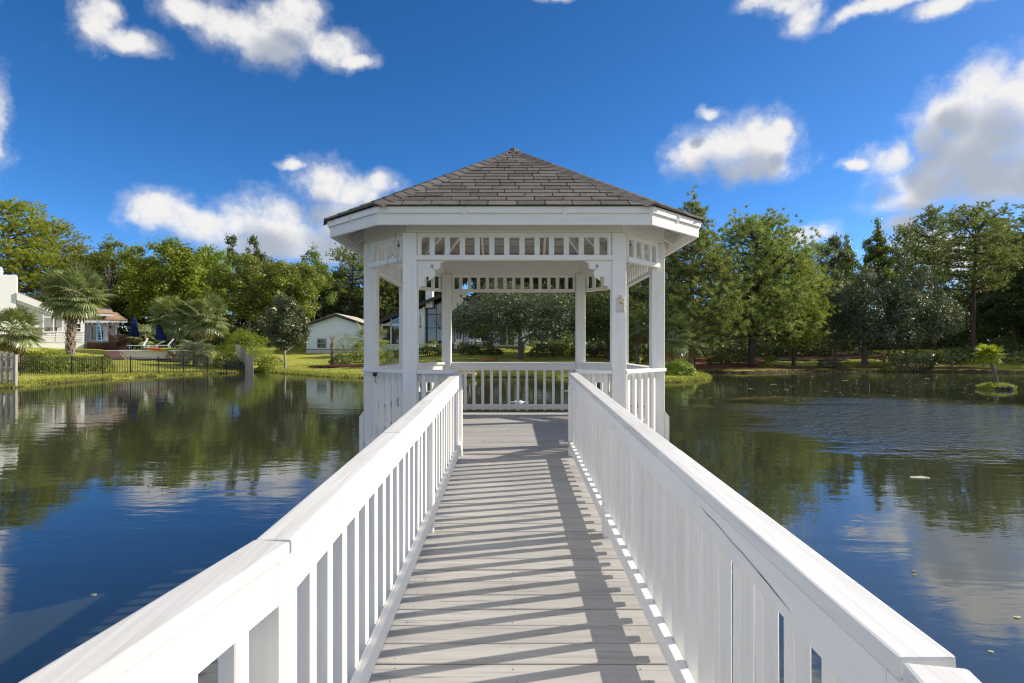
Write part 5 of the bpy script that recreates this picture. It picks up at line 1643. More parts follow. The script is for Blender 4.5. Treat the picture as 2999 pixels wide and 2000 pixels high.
for k in range(6): D1.rect(262 + 15 * k, 767, 264 + 15 * k, 801, -2.02, 0.09).build('rail_post', 'brown_stained_wood', HD)
D1.rect(262, 786, 340, 801, -2.5, 3.0).build('platform', 'brown_stained_wood', HD)

# ladder
ld = thing('step_ladder', 'blue step ladder standing before the sliding glass door', 'ladder')
FL = Face(230, 65.0, R(30))
za = FL.uv(230, 786)[1]
def lad(px0, px1, off0, off1, rungs, m_, name):
    a0, a1 = FL.at(px0[0], 739, off1), FL.at(px0[1], 739, off1)
    b0, b1 = FL.at(px1[0], 785, off0), FL.at(px1[1], 785, off0)
    for a, b in ((a0, b0), (a1, b1)): MB().beam(b, a, 0.07, 0.03).build('rail', m_, ld)
    for k in range(rungs):
        s = (k + 0.6) / (rungs + 0.4)
        MB().beam(b0.lerp(a0, s), b1.lerp(a1, s), 0.09, 0.03).build('rung', 'aluminium', ld)
lad((223.5, 229), (223, 236), 0.9, 0.25, 7, 'blue_fibreglass', 'front')
lad((224, 228.5), (224.5, 235), -0.30, 0.20, 4, 'blue_fibreglass', 'back')
MB().beam(FL.at(223, 738.6, .23), FL.at(229.5, 738.6, .23), 0.2, 0.05).build('top_cap', 'blue_fibreglass', ld)

# closed umbrellas
for k, (px, y0, y1, lean, lab) in enumerate(((308, 728, 772, 0.0, 'closed navy umbrella standing upright on the brown deck'), (371, 745, 782, -0.35, 'closed navy umbrella leaning by the twin palms'))):
    d = 63 - 3 * k
    z0, z1 = at(px, d, y1).z, at(px, d, y0).z; hgt = z1 - z0
    t = thing('closed_umbrella', lab, 'umbrella', (CX + (px - PX0) / FD * d, d, z0))
    m_ = MB(); n = 12; prof = [(0.0, 1.0), (0.10, 0.95), (0.22, 0.86), (0.20, 0.80), (0.30, 0.45), (0.42, 0.05), (0.36, 0.0)]
    k0 = 0
    for (r, s) in prof:
        for j in range(n):
            a = 6.2832 * j / n; rr = r * (1 + (0.22 if j % 2 else -0.10))
            m_.v.append((rr * math.cos(a) + lean * s, rr * math.sin(a), s * hgt))
    for i in range(len(prof) - 1):
        for j in range(n): m_.f.append((i * n + j, i * n + (j + 1) % n, (i + 1) * n + (j + 1) % n, (i + 1) * n + j))
    m_.build('canopy', 'navy_fabric', t)
    MB().tube([(0, 0, -1.2), (0, 0, 0.2), (lean, 0, hgt * 1.03)], 0.03, 6).build('pole', 'dark_metal', t)

# pool
PL = thing('swimming_pool', 'raised swimming pool with white wall and pale coping in front of the deck', 'pool')
P1 = Face(268, 55.5, R(22))
P1.rect(268, 806.5, 440, 824, 0.0, 5.0).build('pool_wall', 'pool_render', PL)
P1.rect(244, 803.6, 446, 806.2, 0.25, 0.7).build('coping', 'pool_coping', PL)
P1.rect(244, 803.0, 446, 806.0, -4.6, 1.0).build('coping', 'pool_coping', PL)
P1.rect(246, 804.6, 444, 807, -0.5, 4.0).build('water', 'pool_water', PL)
for k in range(4): P1.rect(240 + 8 * k, 805.5 + 4.4 * k, 272 + 6.5 * k, 824, 0.3 + 0.25 * k, 0.5).build('brick_step', 'red_brick', PL)
for k in range(4): P1.rect(385 + 4 * k, 806 + 4 * k, 440 + 3 * k, 826, 0.15 + 0.3 * k, 0.6).build('brick_step', 'red_brick', PL)
for k in range(9):
    rg = random.Random(k)
    x = 393 + 8 * k
    MB().lathe([(0.05, -.25), (0.34, -.12), (0.30, 0.12), (0.1, 0.22)], 7, P1.at(x, 815 + rg.uniform(-5, 5), 0.9)).build('edging_stone', 'brown_stone', PL)

# loungers
def lounger(px, d, lab, tilt):
    t = thing('sun_lounger', lab, 'sun lounger', at(px, d, 799.5), R(20), 'white sun loungers beside the pool')
    MB().box(-0.95, 0.35, -0.32, 0.32, 0.27, 0.31).build('seat', 'white_mesh', t)
    MB().beam((0.36, 0, 0.30), (0.36 + 0.8 * math.cos(tilt), 0, 0.30 + 0.8 * math.sin(tilt)), 0.64, 0.035).build('backrest', 'white_mesh', t)
    fr = MB()
    for y in (-0.35, 0.35): fr.tube([(-1.0, y, 0.28), (0.40, y, 0.28)], 0.025, 6)
    fr.build('frame', 'plastic_white', t)
    for x, y in ((-0.8, -.33), (-0.8, .33), (0.5, -.33), (0.5, .33)): MB().tube([(x, y, 0.0), (x * .96, y, 0.28)], 0.022, 6).build('leg', 'plastic_white', t)
lounger(320, 58, 'leftmost of the three white loungers by the pool, back steeply raised', R(62))
lounger(348, 58.5, 'middle one of the three white loungers, back only slightly raised', R(28))
lounger(376, 57, 'white lounger behind the colourful kayak, nearest the silvery palm', R(52))
kv = MB(); NS = 13
for i in range(NS):
    s = i / (NS - 1); w = 0.34 * math.sin(math.pi * min(.97, max(.03, s))) ** 0.6; h = 0.15 * math.sin(math.pi * min(.97, max(.03, s))) ** 0.5
    for j in range(8):
        a = 6.2832 * j / 8; kv.v.append(((s - 0.5) * 2.5, w * math.cos(a), 0.16 + h * math.sin(a) * (1.2 if math.sin(a) < 0 else 0.8) + 0.10 * abs(2 * s - 1) ** 3))
for i in range(NS - 1):
    for j in range(8): kv.f.append((i * 8 + j, i * 8 + (j + 1) % 8, (i + 1) * 8 + (j + 1) % 8, (i + 1) * 8 + j))
kv.f.append(tuple(range(8))); kv.f.append(tuple(range((NS - 1) * 8, NS * 8)))
t = thing('kayak', 'red, yellow and green kayak lying on the pool edge', 'kayak', at(371, 56.5, 805), R(14))
kv.build('hull', 'kayak_plastic', t, 0, 1, True)
MB().lathe([(0.30, 0), (0.27, 0.03)], 12).build('cockpit_rim', 'dark_metal', t, 0, 1, False, (0.05, 0, 0.27)).scale = (1.3, 0.7, 1)

# string of bulbs over the deck
sb = MB(); q0, q1 = at(262, 64, 746), at(395, 62, 757)
pts = [q0.lerp(q1, s / 14) + Vector((0, 0, -1.1 * (s / 14) * (1 - s / 14))) for s in range(15)]
sb.tube(pts, 0.012, 4)
for p in pts[1:-1]: sb.lathe([(0.015, -0.02), (0.05, -0.10), (0.03, -0.16)], 6, p)
tag(sb.build('string_lights', 'plastic_white'), 'string of white bulbs hung from the house towards the twin palms', 'string lights')

# ---- black metal fence on the left lawn
BF = thing('black_fence', 'black metal picket fence round the sunlit lawn of the white house', 'fence')
fp = [tuple(at(px, d).xy) for px, d in ((47, 36.9), (165, 39.6), (300, 43.2), (476, 48.6), (520, 49.3), (556, 49.8))]
pk = MB().box(-0.013, 0.013, -0.013, 0.013, 0.06, 1.24).mesh('picket')
pb = MB().box(-0.032, 0.032, -0.032, 0.032, -0.15, 1.33).mesh('post')
pk.materials.append(MATS['black_metal']); pb.materials.append(MATS['black_metal'])
acc = 0
for i in range(len(fp) - 1):
    a, b = Vector(fp[i]), Vector(fp[i + 1]); L = (b - a).length; n = max(1, int(round(L / 2.3)))
    for k in range(n):
        p, q = a.lerp(b, k / n), a.lerp(b, (k + 1) / n)
        zp, zq = H(p.x, p.y), H(q.x, q.y)
        obj('post', pb, None, BF, (p.x, p.y, zp))
        for hh in (0.14, 1.06, 1.22): MB().beam((p.x, p.y, zp + hh), (q.x, q.y, zq + hh), 0.025, 0.03).build('rail', 'black_metal', BF)
        m_ = max(1, int(round((q - p).length / 0.118)))
        for j in range(1, m_):
            r = p.lerp(q, j / m_); obj('picket', pk, None, BF, (r.x, r.y, zp + (zq - zp) * j / m_))
obj('post', pb, None, BF, (fp[-1][0], fp[-1][1], H(*fp[-1])))
# ---- wooden fence on the far left
WF = thing('wooden_fence', 'weathered wooden shadowbox fence at the far left, standing at the water', 'fence')
a, b = Vector((-35.5, 33.0)), Vector((-27.75, 31.75))
n = 43
for k in range(n):
    p = a.lerp(b, k / n); t_ = (b - a).normalized(); nn = Vector((t_.y, -t_.x)) * (0.045 if k % 2 else -0.045)
    bd = MB().box(-0.066, 0.066, -0.011, 0.011, -0.1, 1.80 + random.uniform(-.03, .03)).mesh('board')
    obj('board', bd, 'weathered_board', WF, (p.x + nn.x, p.y + nn.y, H(p.x, p.y)), (0, 0, math.atan2(t_.y, t_.x) + R(38)))
for hh in (0.3, 0.95, 1.6): MB().beam((a.x, a.y, H(a.x, a.y) + hh), (b.x, b.y, H(b.x, b.y) + hh), 0.04, 0.09).build('rail', 'weathered_board', WF)
MB().box(-0.08, 0.08, -0.08, 0.08, -0.5, 1.75).build('post', 'weathered_board', WF, 0.01, 1, False, (b.x + .08, b.y, H(b.x, b.y)))
# ---- weathered board fence right of the lawn
WG = thing('weathered_fence', 'grey weathered board fence running back from the water beside the black fence', 'fence')
a, b = Vector((CX + (566 - PX0) / FD * 51.0, 51.0)), Vector((CX + (541 - PX0) / FD * 59.0, 59.0))
n = 42
for k in range(n):
    p = a.lerp(b, k / n); t_ = (b - a).normalized()
    bd = MB().box(-0.094, 0.094, -0.012, 0.012, -0.25, 1.9 + random.uniform(-.03, .03) + 0.1 * k / n).mesh('board')
    obj('board', bd, 'weathered_board', WG, (p.x, p.y, H(p.x, p.y)), (random.uniform(-.01, .01), 0, math.atan2(t_.y, t_.x)))
for hh in (0.4, 1.5): MB().beam((a.x - .06, a.y, H(a.x, a.y) + hh), (b.x - .06, b.y, H(b.x, b.y) + hh), 0.05, 0.09).build('rail', 'weathered_board', WG)
e0 = a + Vector((0.02, -0.06))
for k in range(4):
    MB().box(-0.088, 0.088, -0.012, 0.012, -0.55, 1.93 - 0.015 * k).build('board', 'weathered_board', WG, 0, 1, False, (e0.x + 0.18 * k, e0.y - 0.02, H(e0.x, e0.y)))

# ---- white garage
GH = thing('white_garage', 'small white gabled garage with one window and pale brown roof', 'house')
F = Face(703, 72, 0.0)
F.poly([(703.5, 745), (773, 723), (842, 747), (842, 803), (703.5, 803)], 0.0, 0.2).build('wall', 'white_wall_sky_tinted', GH)
u0, u1 = F.uv(703.5, 803)[0], F.uv(842, 803)[0]
zb, zr, ze = F.uv(703, 812)[1], F.uv(773, 721)[1], F.uv(703.5, 745)[1]
MB().box(F.p.x + u0, F.p.x + u1, 72.02, 81, zb, ze).build('wall', 'white_wall_sky_tinted', GH)
F.rect(703, 803, 842, 812, 0.05, 0.2).build('foundation', 'beige_siding', GH)
F.rect(703, 802, 842, 803.2, 0.07, 0.1).build('base_trim', 'trim_dark', GH)
xr = F.uv(773, 721)[0] + F.p.x
xl, xR = F.uv(696, 748)[0] + F.p.x, F.uv(850, 749)[0] + F.p.x
zl, zR = F.uv(696, 748)[1], F.uv(850, 749)[1]
MB().prism([(xr, 71.6, zr), (xR, 71.6, zR), (xR, 81.5, zR), (xr, 81.5, zr)], (0, 0, 0.10)).build('roof', 'pale_shingle', GH)
MB().prism([(xr, 71.6, zr), (xl, 71.6, zl), (xl, 81.5, zl), (xr, 81.5, zr)], (0, 0, 0.10)).build('roof', 'pale_shingle', GH)
F.poly([(696, 746.5), (773, 721), (773, 726.5), (697, 752)], 0.46, 0.06).build('rake_board', 'trim_dark', GH)
F.poly([(773, 721), (850, 747), (849, 752), (773, 726.5)], 0.462, 0.06).build('rake_board', 'trim_dark', GH)
F.rect(695.5, 747, 704, 752.5, 0.44, 0.5).build('eave_return', 'trim_dark', GH)
window(F, GH, 728.5, 777, 745, 801, 1, 2, 'trim_dark', 0.09, off=0.02) if False else None
w = child('window', GH)
F.rect(728.5, 777.5, 749, 798.5, 0.05, 0.1).build('frame', 'trim_dark', w)
F.rect(729.6, 778.6, 748, 797.6, 0.08, 0.06).build('sash', 'curtain', w)
F.rect(731, 780, 746.8, 787.3, 0.10, 0.05).build('pane', 'window_glass', w)
F.rect(731, 789, 746.8, 796.4, 0.10, 0.05).build('pane', 'window_glass', w)
for k in range(1, 3): F.rect(731 + 5.27 * k - .3, 780, 731 + 5.27 * k + .3, 796.4, 0.115, 0.02).build('glazing_bar', 'curtain', w)
mb = MB(); mb.lathe([(2.9, -0.02), (2.8, 0.07), (1.4, 0.20)], 18, (0, 0, 0))
t = mb.build('mulch_bed', 'mulch', None, 0, 1, True, gp(815, 53)); t.scale = (1.5, 0.7, 1)
tag(t, 'dark reddish mulch bed with a dark edging around the crape myrtle', 'mulch bed')
# cut palm trunk
cp = gp(763, 57)
t = thing('cut_palm', 'trimmed palm trunk with a tuft of cut stalks in front of the garage', 'palm', cp)
MB().tube([(0, 0, 0), (0.02, 0, 1.0), (0, 0, 2.3)], [0.17, 0.15, 0.16], 9).build('trunk', 'palm_trunk', t, 0, 1, True)
bmx = MB().hexa([(-0.07, 0, 0), (0.07, 0, 0), (0.07, 0.04, 0), (-0.07, 0.04, 0)], [(-0.03, 0.09, 0.22), (0.03, 0.09, 0.22), (0.03, 0.11, 0.21), (-0.03, 0.11, 0.21)]).mesh('leaf_base')
for k in range(30):
    a = k * 2.4; obj('leaf_base', bmx, 'palm_boot', t, (-math.sin(a) * .14, math.cos(a) * .14, 0.2 + 2.0 * k / 30), (0, 0, a))
for k in range(8):
    a = k * 0.785; MB().beam((0.05 * math.cos(a), 0.05 * math.sin(a), 2.25), (0.30 * math.cos(a), 0.30 * math.sin(a), 2.85 + 0.1 * (k % 3)), 0.05, 0.03).build('stalk', 'palm_boot', t)

# ---- modern house seen through the gazebo
MH = thing('modern_house', 'white modern house with tall windows and number 132, seen through the gazebo', 'house')
F = Face(900, 75, 0.0)
def roofline(px): return 746 - (px - 862) * 0.425 if px < 1040 else 670.4 + (px - 1040) * 0.41
F.poly([(868, 750), (960, 711), (974, 705), (974, 805), (868, 805)], 0.0, 0.25).build('wall', 'white_wall_sky_tinted', MH)
F.poly([(1132, 715), (1214, 750), (1214, 805), (1132, 805)], 0.0, 0.25).build('wall', 'white_wall_sky_tinted', MH)
F.poly([(974, 705), (1040, 678), (1132, 716), (1132, 805), (974, 805)], -1.5, 0.25).build('wall', 'grey_wall', MH)
F.rect(970.5, 704, 975, 805, 0.06, 1.6).build('wall_end', 'house_white', MH)
for (pts) in ([(856, 744), (1040, 667), (1040, 673), (857, 750.5)], [(1040, 667), (1228, 745), (1227, 751), (1040, 673)]):
    F.poly(pts, 1.0, 0.15).build('rake_board', 'trim_dark', MH)
    q = [F.at(pts[0][0], pts[0][1], 1.0), F.at(pts[1][0], pts[1][1], 1.0)]
    MB().prism([q[0], q[1], q[1] + Vector((0, 13, 0)), q[0] + Vector((0, 13, 0))], (0, 0, 0.1)).build('roof', 'dark_roof', MH)
ch_ = F.rect(977.6, 667, 993, 706, 0.2, 1.6).build('chimney', 'house_white', MH)
F.rect(976.6, 665, 994.4, 668, 0.27, 1.74).build('chimney_cap', 'trim_white', MH)
# left windows: raking top pair and lower pair, white frames, dark glass with pale curtain
def pane_poly(pts, m_, off): return F.poly(pts, off, 0.06).build('pane', m_, wdw)
wdw = child('window', MH)
pane_poly([(899, 729), (916.5, 721), (916.5, 743), (899, 743)], 'window_glass', 0.03)
pane_poly([(920, 719), (936, 712), (936, 743), (920, 743)], 'window_glass', 0.03)
pane_poly([(899, 748), (916.5, 748), (916.5, 790), (899, 790)], 'window_glass', 0.03)
pane_poly([(920, 748), (936, 748), (936, 790), (920, 790)], 'window_glass', 0.03)
pane_poly([(879, 748), (896, 748), (896, 790), (879, 790)], 'window_glass', 0.03)
for (x0, y0, x1, y1) in ((897, 722, 899.2, 792), (916.3, 716, 920.2, 792), (935.8, 708, 938, 792), (876, 743, 938, 748)):
    F.rect(x0, y0, x1, y1, 0.08, 0.08).build('frame', 'trim_white', wdw)
# glass wall between the number wall and the patio
wd2 = child('glass_wall', MH)
F.poly([(976, 707), (1040, 683), (1118, 712), (1118, 790), (976, 790)], -1.38, 0.06).build('pane', 'window_glass', wd2)
for x in (977, 998.5, 1020, 1041, 1062, 1083, 1104): F.rect(x - .7, roofline(x) + 9, x + .7, 790, -1.33, 0.08).build('mullion', 'trim_dark', wd2)
for y in (720.5, 752, 789): F.rect(977, y - .7, 1118, y + .7, -1.31, 0.08).build('transom', 'trim_dark', wd2)
for x in (1051, 1079, 1098): F.rect(x - 1.4, 712, x + 1.4, 795, 0.7, 0.2).build('patio_post', 'brown_post', MH)
F.rect(1044, 744, 1130, 749, 0.8, 0.2).build('patio_beam', 'trim_white', MH)
wd3 = child('sliding_door', MH)
F.rect(1147, 748, 1162.5, 792, 0.03, 0.06).build('pane', 'window_glass', wd3)
F.rect(1166, 748, 1181, 792, 0.03, 0.06).build('pane', 'window_glass', wd3)
for (x0, y0, x1, y1) in ((1145, 746, 1147, 793), (1162.5, 738, 1166, 795), (1181, 746, 1183, 793)): F.rect(x0, y0, x1, y1, 0.07, 0.08).build('frame', 'trim_white', wd3)
F.rect(1140, 741, 1186, 745, 0.08, 0.08).build('frame', 'trim_white', wd3)
# house number 132 in dark strokes, one above the other
def digit(strokes, x, y, w, h):
    m_ = MB()
    for (a, b) in strokes:
        p, q = F.at(x + a[0] * w, y + a[1] * h, 0.05), F.at(x + b[0] * w, y + b[1] * h, 0.05)
        m_.beam(p, q, 0.03, 0.055, up=(0.05, 0, 1) if abs(p.x - q.x) > abs(p.z - q.z) else (1, 0, 0.05))
    m_.build('house_number', 'trim_dark', MH)
digit([((.5, 0), (.5, 1)), ((.25, .22), (.5, 0)), ((.25, 1), (.75, 1))], 963.6, 706.5 + 16, 2.6, 5.0)
digit([((.1, .05), (.8, .05)), ((.8, .05), (.85, .45)), ((.3, .48), (.8, .48)), ((.85, .5), (.85, .95)), ((.1, .98), (.8, .98))], 963.6, 713.5 + 16, 2.6, 5.4)
digit([((.1, .1), (.5, 0)), ((.5, 0), (.85, .25)), ((.85, .25), (.1, 1)), ((.1, 1), (.95, 1))], 963.6, 721 + 16, 2.6, 5.4)
F.rect(963.9, 746, 966, 753.4, 0.12, 0.1).build('wall_lamp', 'dark_metal', MH)
# patio behind the hedges
tag(MB().box(at(1020, 72).x, at(1205, 72).x, 69, 76, 0.6, F.uv(1100, 796)[1]).build('patio', 'grey_stone'), kind='structure')
for k, (px, d, lab) in enumerate(((1051, 67.5, 'white slatted patio chair beside the left back post, nearest the steps'), (1083, 70, 'white slatted patio chair behind the dark hedge'), (1102, 71, 'white patio chair half hidden by the hedge, left of the table'))):
    t = thing('patio_chair', lab, 'chair', at(px, d, 800 - 1.5 * k), R(-12 + 20 * k), 'white patio chairs of the modern house')
    for s in range(6): MB().box(-0.28, 0.28, -0.02, 0.02, 0.48 + 0.11 * s, 0.54 + 0.11 * s).build('back_slat', 'plastic_white', t, 0, 1, False, (0, 0.30 + 0.03 * s, 0))
    for s in range(5): MB().box(-0.28, 0.28, -0.25 + 0.11 * s, -0.19 + 0.11 * s, 0.40, 0.43).build('seat_slat', 'plastic_white', t)
    for x in (-.30, .30):
        MB().beam((x, 0.27, 0.40), (x, 0.48, 1.15), 0.03, 0.03).build('back_post', 'plastic_white', t)
        MB().beam((x, -0.28, 0.62), (x, 0.36, 0.66), 0.05, 0.03).build('armrest', 'plastic_white', t)
        for y in (-.25, .28): MB().box(x - .02, x + .02, y - .02, y + .02, 0, 0.62).build('leg', 'plastic_white', t)
for (px, d, w_, lab) in ((1123, 70.5, 0.75, 'dark patio table before the white wall'), (1178, 71, 0.65, 'dark patio table before the sliding door')):
    t = thing('patio_table', lab, 'table', at(px, d, 800))
    MB().lathe([(w_, 0.70), (w_, 0.73)], 16).build('top', 'dark_metal', t)
    MB().tube([(0, 0, 0), (0, 0, 0.70)], 0.04, 8).build('leg', 'dark_metal', t)
    MB().lathe([(0.3, 0.0), (0.28, 0.03)], 12).build('foot', 'dark_metal', t)
t = thing('planter', 'white planter with green leaves against the tall glass wall', 'planter', at(992, 72, 797))
MB().box(-0.42, 0.42, -0.2, 0.2, 0.0, 0.38).build('box', 'plastic_white', t)
obj('foliage', bush_mesh(201, 0.55, 0.3, 0.55, 420, 0.15), 'leaf_bright', t, (0, 0, 0.36))
st = thing('stone_steps', 'brown stone steps and low wall left of the dark hedge', 'steps', at(1046, 62.5, 822))
rs2 = random.Random(4)
for r_ in range(5):
    for k in range(3):
        MB().box(-0.27, 0.27, -0.25, 0.25, 0, 0.185).build('stone', 'brown_stone', st, 0.02, 1, False, (-0.6 + 0.56 * k + 0.14 * (r_ % 2), 0.28 * r_ + rs2.uniform(-.04, .04), 0.19 * r_))
sh_ = thing('metal_roof_shed', 'low grey shed with a bright metal roof right of the oak trunk', 'shed')
F3 = Face(1222, 78, 0.0)
F3.rect(1218, 768, 1262, 800, 0, 4).build('wall', 'grey_wall', sh_)
MB().prism([F3.at(1214, 768, 0.4), F3.at(1266, 768, 0.4), F3.at(1262, 752, -3), F3.at(1220, 752, -3)], (0, 0, 0.06)).build('roof', 'metal_roof', sh_)
for k in range(6): MB().beam(F3.at(1217 + 9 * k, 767.6, 0.42) + Vector((0, 0, .09)), F3.at(1222 + 7.6 * k, 752, -3) + Vector((0, 0, .09)), 0.05, 0.06).build('roof_seam', 'metal_roof', sh_)
window(F3, sh_, 1228, 774, 1252, 790, 2, 1, 'trim_dark', 0.06)
# lawn lamp and small pots
t = thing('lawn_ornament', 'small dark lantern on the lawn seen above the back rail', 'lantern', gp(1139, 50))
MB().lathe([(0.14, 0), (0.12, 0.05), (0.05, 0.08), (0.05, 0.30), (0.14, 0.34), (0.15, 0.56), (0.04, 0.66), (0.0, 0.72)], 10).build('body', 'dark_metal', t)
MB().tube([(0.13, 0, .45), (0.24, 0, 0.62), (0.13, 0, .78), (0, 0, .72)], 0.015, 5).build('handle', 'dark_metal', t)

# ---- little dock on the far shore
DK = thing('dock', 'small weathered wooden dock on the far shore behind the gazebo', 'dock')
dz = WATER + 0.42
x0, x1 = at(1036, 41).x, at(1093, 41).x
for k in range(14): MB().box(x0, x1, -0.068, 0.068, -0.02, 0.02).build('plank', 'weathered_plank', DK, 0, 1, False, (0, 39.6 + 0.15 * k, dz))
for x in (x0 + .05, x1 - .05): MB().box(x - .04, x + .04, 39.5, 41.8, dz - 0.16, dz - 0.021).build('beam', 'weathered_plank', DK)
MB().box(x0, x1, 39.44, 39.49, dz - 0.17, dz - 0.0).build('fascia', 'weathered_plank', DK)
for x in (x0 + .15, (x0 + x1) / 2, x1 - .15):
    MB().tube([(x, 39.6, WATER - 1.5), (x, 39.6, dz - 0.18)], 0.07, 8).build('piling', 'weathered_board', DK)
for x in (x0 + .1, x1 - .35, x1 - 0.1): MB().box(x - .04, x + .04, 39.52, 39.60, dz + .021, dz + 0.55).build('rail_post', 'plastic_white', DK)
MB().box(x1 - 0.5, x1, 39.5, 39.62, dz + .551, dz + .59).build('rail_cap', 'plastic_white', DK)

# ---- islet with palm
isl = MB(); n = 22
for r, z in ((1.0, -0.35), (0.88, 0.0), (0.72, 0.10), (0.52, 0.18), (0.2, 0.23), (0.02, 0.24)):
    for j in range(n):
        a = 6.2832 * j / n; rr = r * (1 + 0.10 * math.sin(3 * a + 1) + 0.05 * math.sin(7 * a))
        isl.v.append((rr * math.cos(a), rr * math.sin(a) * 0.75, z))
for i in range(5):
    for j in range(n): isl.f.append((i * n + j, i * n + (j + 1) % n, (i + 1) * n + (j + 1) % n, (i + 1) * n + j))
isl.f.append(tuple(5 * n + j for j in range(n)))
me = isl.mesh('islet', smooth=True)
ca = me.color_attributes.new('cover', 'FLOAT_COLOR', 'POINT')
ca.data.foreach_set('color', np.tile(np.array([0, 0, 0, 1], np.float32), len(me.vertices)))
tag(obj('islet', me, 'ground_cover', None, (*ISL, WATER)), kind='structure')
rng = np.random.default_rng(77)
nn_ = 2600
a = rng.uniform(0, 6.28, nn_); rr = np.sqrt(rng.uniform(0, 1, nn_)) * 0.90
P = np.stack([ISL[0] + rr * np.cos(a), ISL[1] + rr * np.sin(a) * .75, WATER + 0.24 * (1 - rr ** 2.4) - 0.02], 1)
aa = rng.uniform(0, 6.28, nn_); dd = np.stack([np.cos(aa), np.sin(aa), aa * 0], 1); ww = np.stack([-np.sin(aa), np.cos(aa), aa * 0], 1) * 0.018
hh = rng.uniform(0.06, 0.20, (nn_, 1))
v = np.stack([P - ww, P + ww, P + dd * hh * .6 + np.array([0, 0, 1]) * hh], 1).reshape(-1, 3)
tag(obj('islet_grass', np_mesh('islet_grass', v, np.arange(len(v)).reshape(-1, 3), np.repeat(rng.uniform(0.4, 1, nn_), 3)), 'grass_blade'), 'bright grass tufts covering the palm islet', 'grass', kind='stuff')
rk = random.Random(8)
for k, (dx, dy, s, lab) in enumerate(((-0.46, -0.66, 0.12, 'dark rock at the left front of the islet'), (-0.22, -0.74, 0.11, 'small dark rock between the two larger rocks of the islet'), (0.08, -0.70, 0.16, 'largest dark rock on the front of the islet, under the palm trunk'), (-0.10, -0.56, 0.12, 'dark rock set back on the islet behind the small one'))):
    m_ = MB(); nn2 = 9
    prof = [(0.5, -0.6), (1.0, -0.1), (0.9, 0.35), (0.5, 0.68), (0.05, 0.78)]
    for (r, z) in prof:
        for j in range(nn2):
            aa_ = 6.2832 * j / nn2; q = r * s * (1 + rk.uniform(-.16, .16)); m_.v.append((q * math.cos(aa_) * 1.25, q * math.sin(aa_), z * s))
    for i in range(4):
        for j in range(nn2): m_.f.append((i * nn2 + j, i * nn2 + (j + 1) % nn2, (i + 1) * nn2 + (j + 1) % nn2, (i + 1) * nn2 + j))
    m_.f.append(tuple(4 * nn2 + j for j in range(nn2)))
    tag(m_.build('rock', 'grey_stone', None, 0, 1, True, (ISL[0] + dx, ISL[1] + dy, WATER + 0.10)), lab, 'rock', 'rocks on the islet')

# ---- things floating on the pond
fl = thing('pond_float', 'white round float on the water behind the back railing', 'float', at(1190.5, 23.2, z=WATER))
MB().lathe([(0.10, -0.05), (0.20, -0.02), (0.22, 0.02), (0.16, 0.045), (0.02, 0.05)], 16).build('disc', 'plastic_white', fl, 0, 1, True)
for k in range(5): MB().tube([(-0.12 + .06 * k, 0, 0.03), (-0.12 + .065 * k, 0, 0.08 + 0.02 * (k % 2))], 0.012, 6).build('nozzle', 'plastic_white', fl)
MB().box(-0.42, 0.42, -0.02, 0.02, 0.0, 0.03).build('outrigger', 'plastic_white', fl)
def floating(px, py, lab, r, m_, seed, cat='leaf', name='floating_leaf'):
    d = FD * (CZ - WATER) / (py - PY0); rg = random.Random(seed); n = 9
    x = CX + (px - PX0) / FD * d
    v = [(r * (1 + rg.uniform(-.35, .2)) * math.cos(6.2832 * j / n), 0.55 * r * (1 + rg.uniform(-.3, .2)) * math.sin(6.2832 * j / n), 0.006 + rg.uniform(0, 0.10) * r) for j in range(n)]
    m2 = MB().add(v + [(p[0], p[1], -0.004) for p in v], [tuple(range(n))] + [(j, j + n, (j + 1) % n + n, (j + 1) % n) for j in range(n)])
    tag(m2.build(name, m_, None, 0, 1, False, (x, d, WATER)), lab, cat)
floating(216, 1366, 'pale curled leaf afloat alone on the dark water at the lower left', 0.03, 'pond_scum', 1)
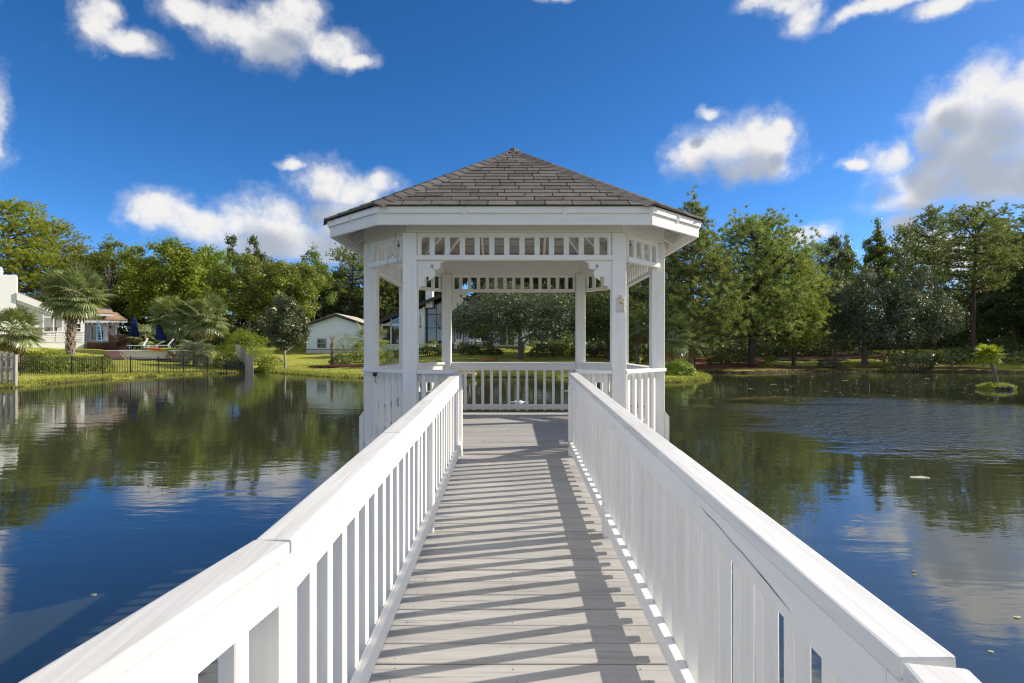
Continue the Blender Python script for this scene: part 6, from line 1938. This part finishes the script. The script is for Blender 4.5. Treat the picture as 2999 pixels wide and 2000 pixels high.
floating(2110, 1097, 'pale lily pad alone on the water at the right, before the mirrored treetops', 0.16, 'pond_scum', 2, 'lily pad', 'lily_pad')
floating(2098, 1312, 'upper one of two small brown leaves afloat in the reflection of the sky', 0.02, 'brass_knob', 3)
floating(2099, 1321, 'lower one of two small brown leaves afloat in the reflection of the sky', 0.02, 'brass_knob', 4)
floating(2335, 1418, 'scrap of pale leaf on the water at the right edge of the photo', 0.03, 'pond_scum', 5)
floating(2275, 1497, 'faint leaf on the water above the near end of the right railing', 0.02, 'pond_scum', 6)
def scum():
    rng = np.random.default_rng(12); V, Fq = [], []
    k = 0
    while k < 300:
        px = rng.uniform(1540, 2351) if rng.random() < 0.88 else rng.uniform(560, 840); py = 858 + 62 * rng.random() ** 1.5
        d = FD * (CZ - WATER) / (py - PY0); x = CX + (px - PX0) / FD * d
        if shore_dist([x], [d])[0] > -0.4: continue
        r = rng.uniform(0.015, 0.05) * (1 + 2.4 * (rng.random() < 0.07)); n = 7; b = len(V)
        for j in range(n):
            a = 6.2832 * j / n; q = r * rng.uniform(.7, 1.2); V.append((x + q * 1.5 * math.cos(a), d + q * math.sin(a), WATER + 0.006))
        Fq.append(tuple(range(b, b + n))); k += 1
    me = bpy.data.meshes.new('floating_leaves'); me.from_pydata(V, [], Fq); return me
tag(obj('floating_leaves', scum(), 'pond_scum'), 'scattered pale leaves and pollen flecks drifting near the far shore', 'floating leaves', kind='stuff')
# black sheet on the ground under the pines
m_ = MB(); nxs, nys = 20, 4
for j in range(nys):
    for i in range(nxs):
        x, y = 29.5 + 0.42 * i, 62.8 + 0.5 * j; m_.v.append((x, y, H(x, y) + 0.06 + 0.10 * abs(math.sin(i * 1.3 + j))))
for j in range(nys - 1):
    for i in range(nxs - 1): m_.f.append((j * nxs + i, j * nxs + i + 1, (j + 1) * nxs + i + 1, (j + 1) * nxs + i))
tag(obj('ground_sheet', m_.mesh('ground_sheet', fix=False, smooth=True), 'black_sheet'), 'crumpled black sheet on the ground behind the bank pines', 'sheet')
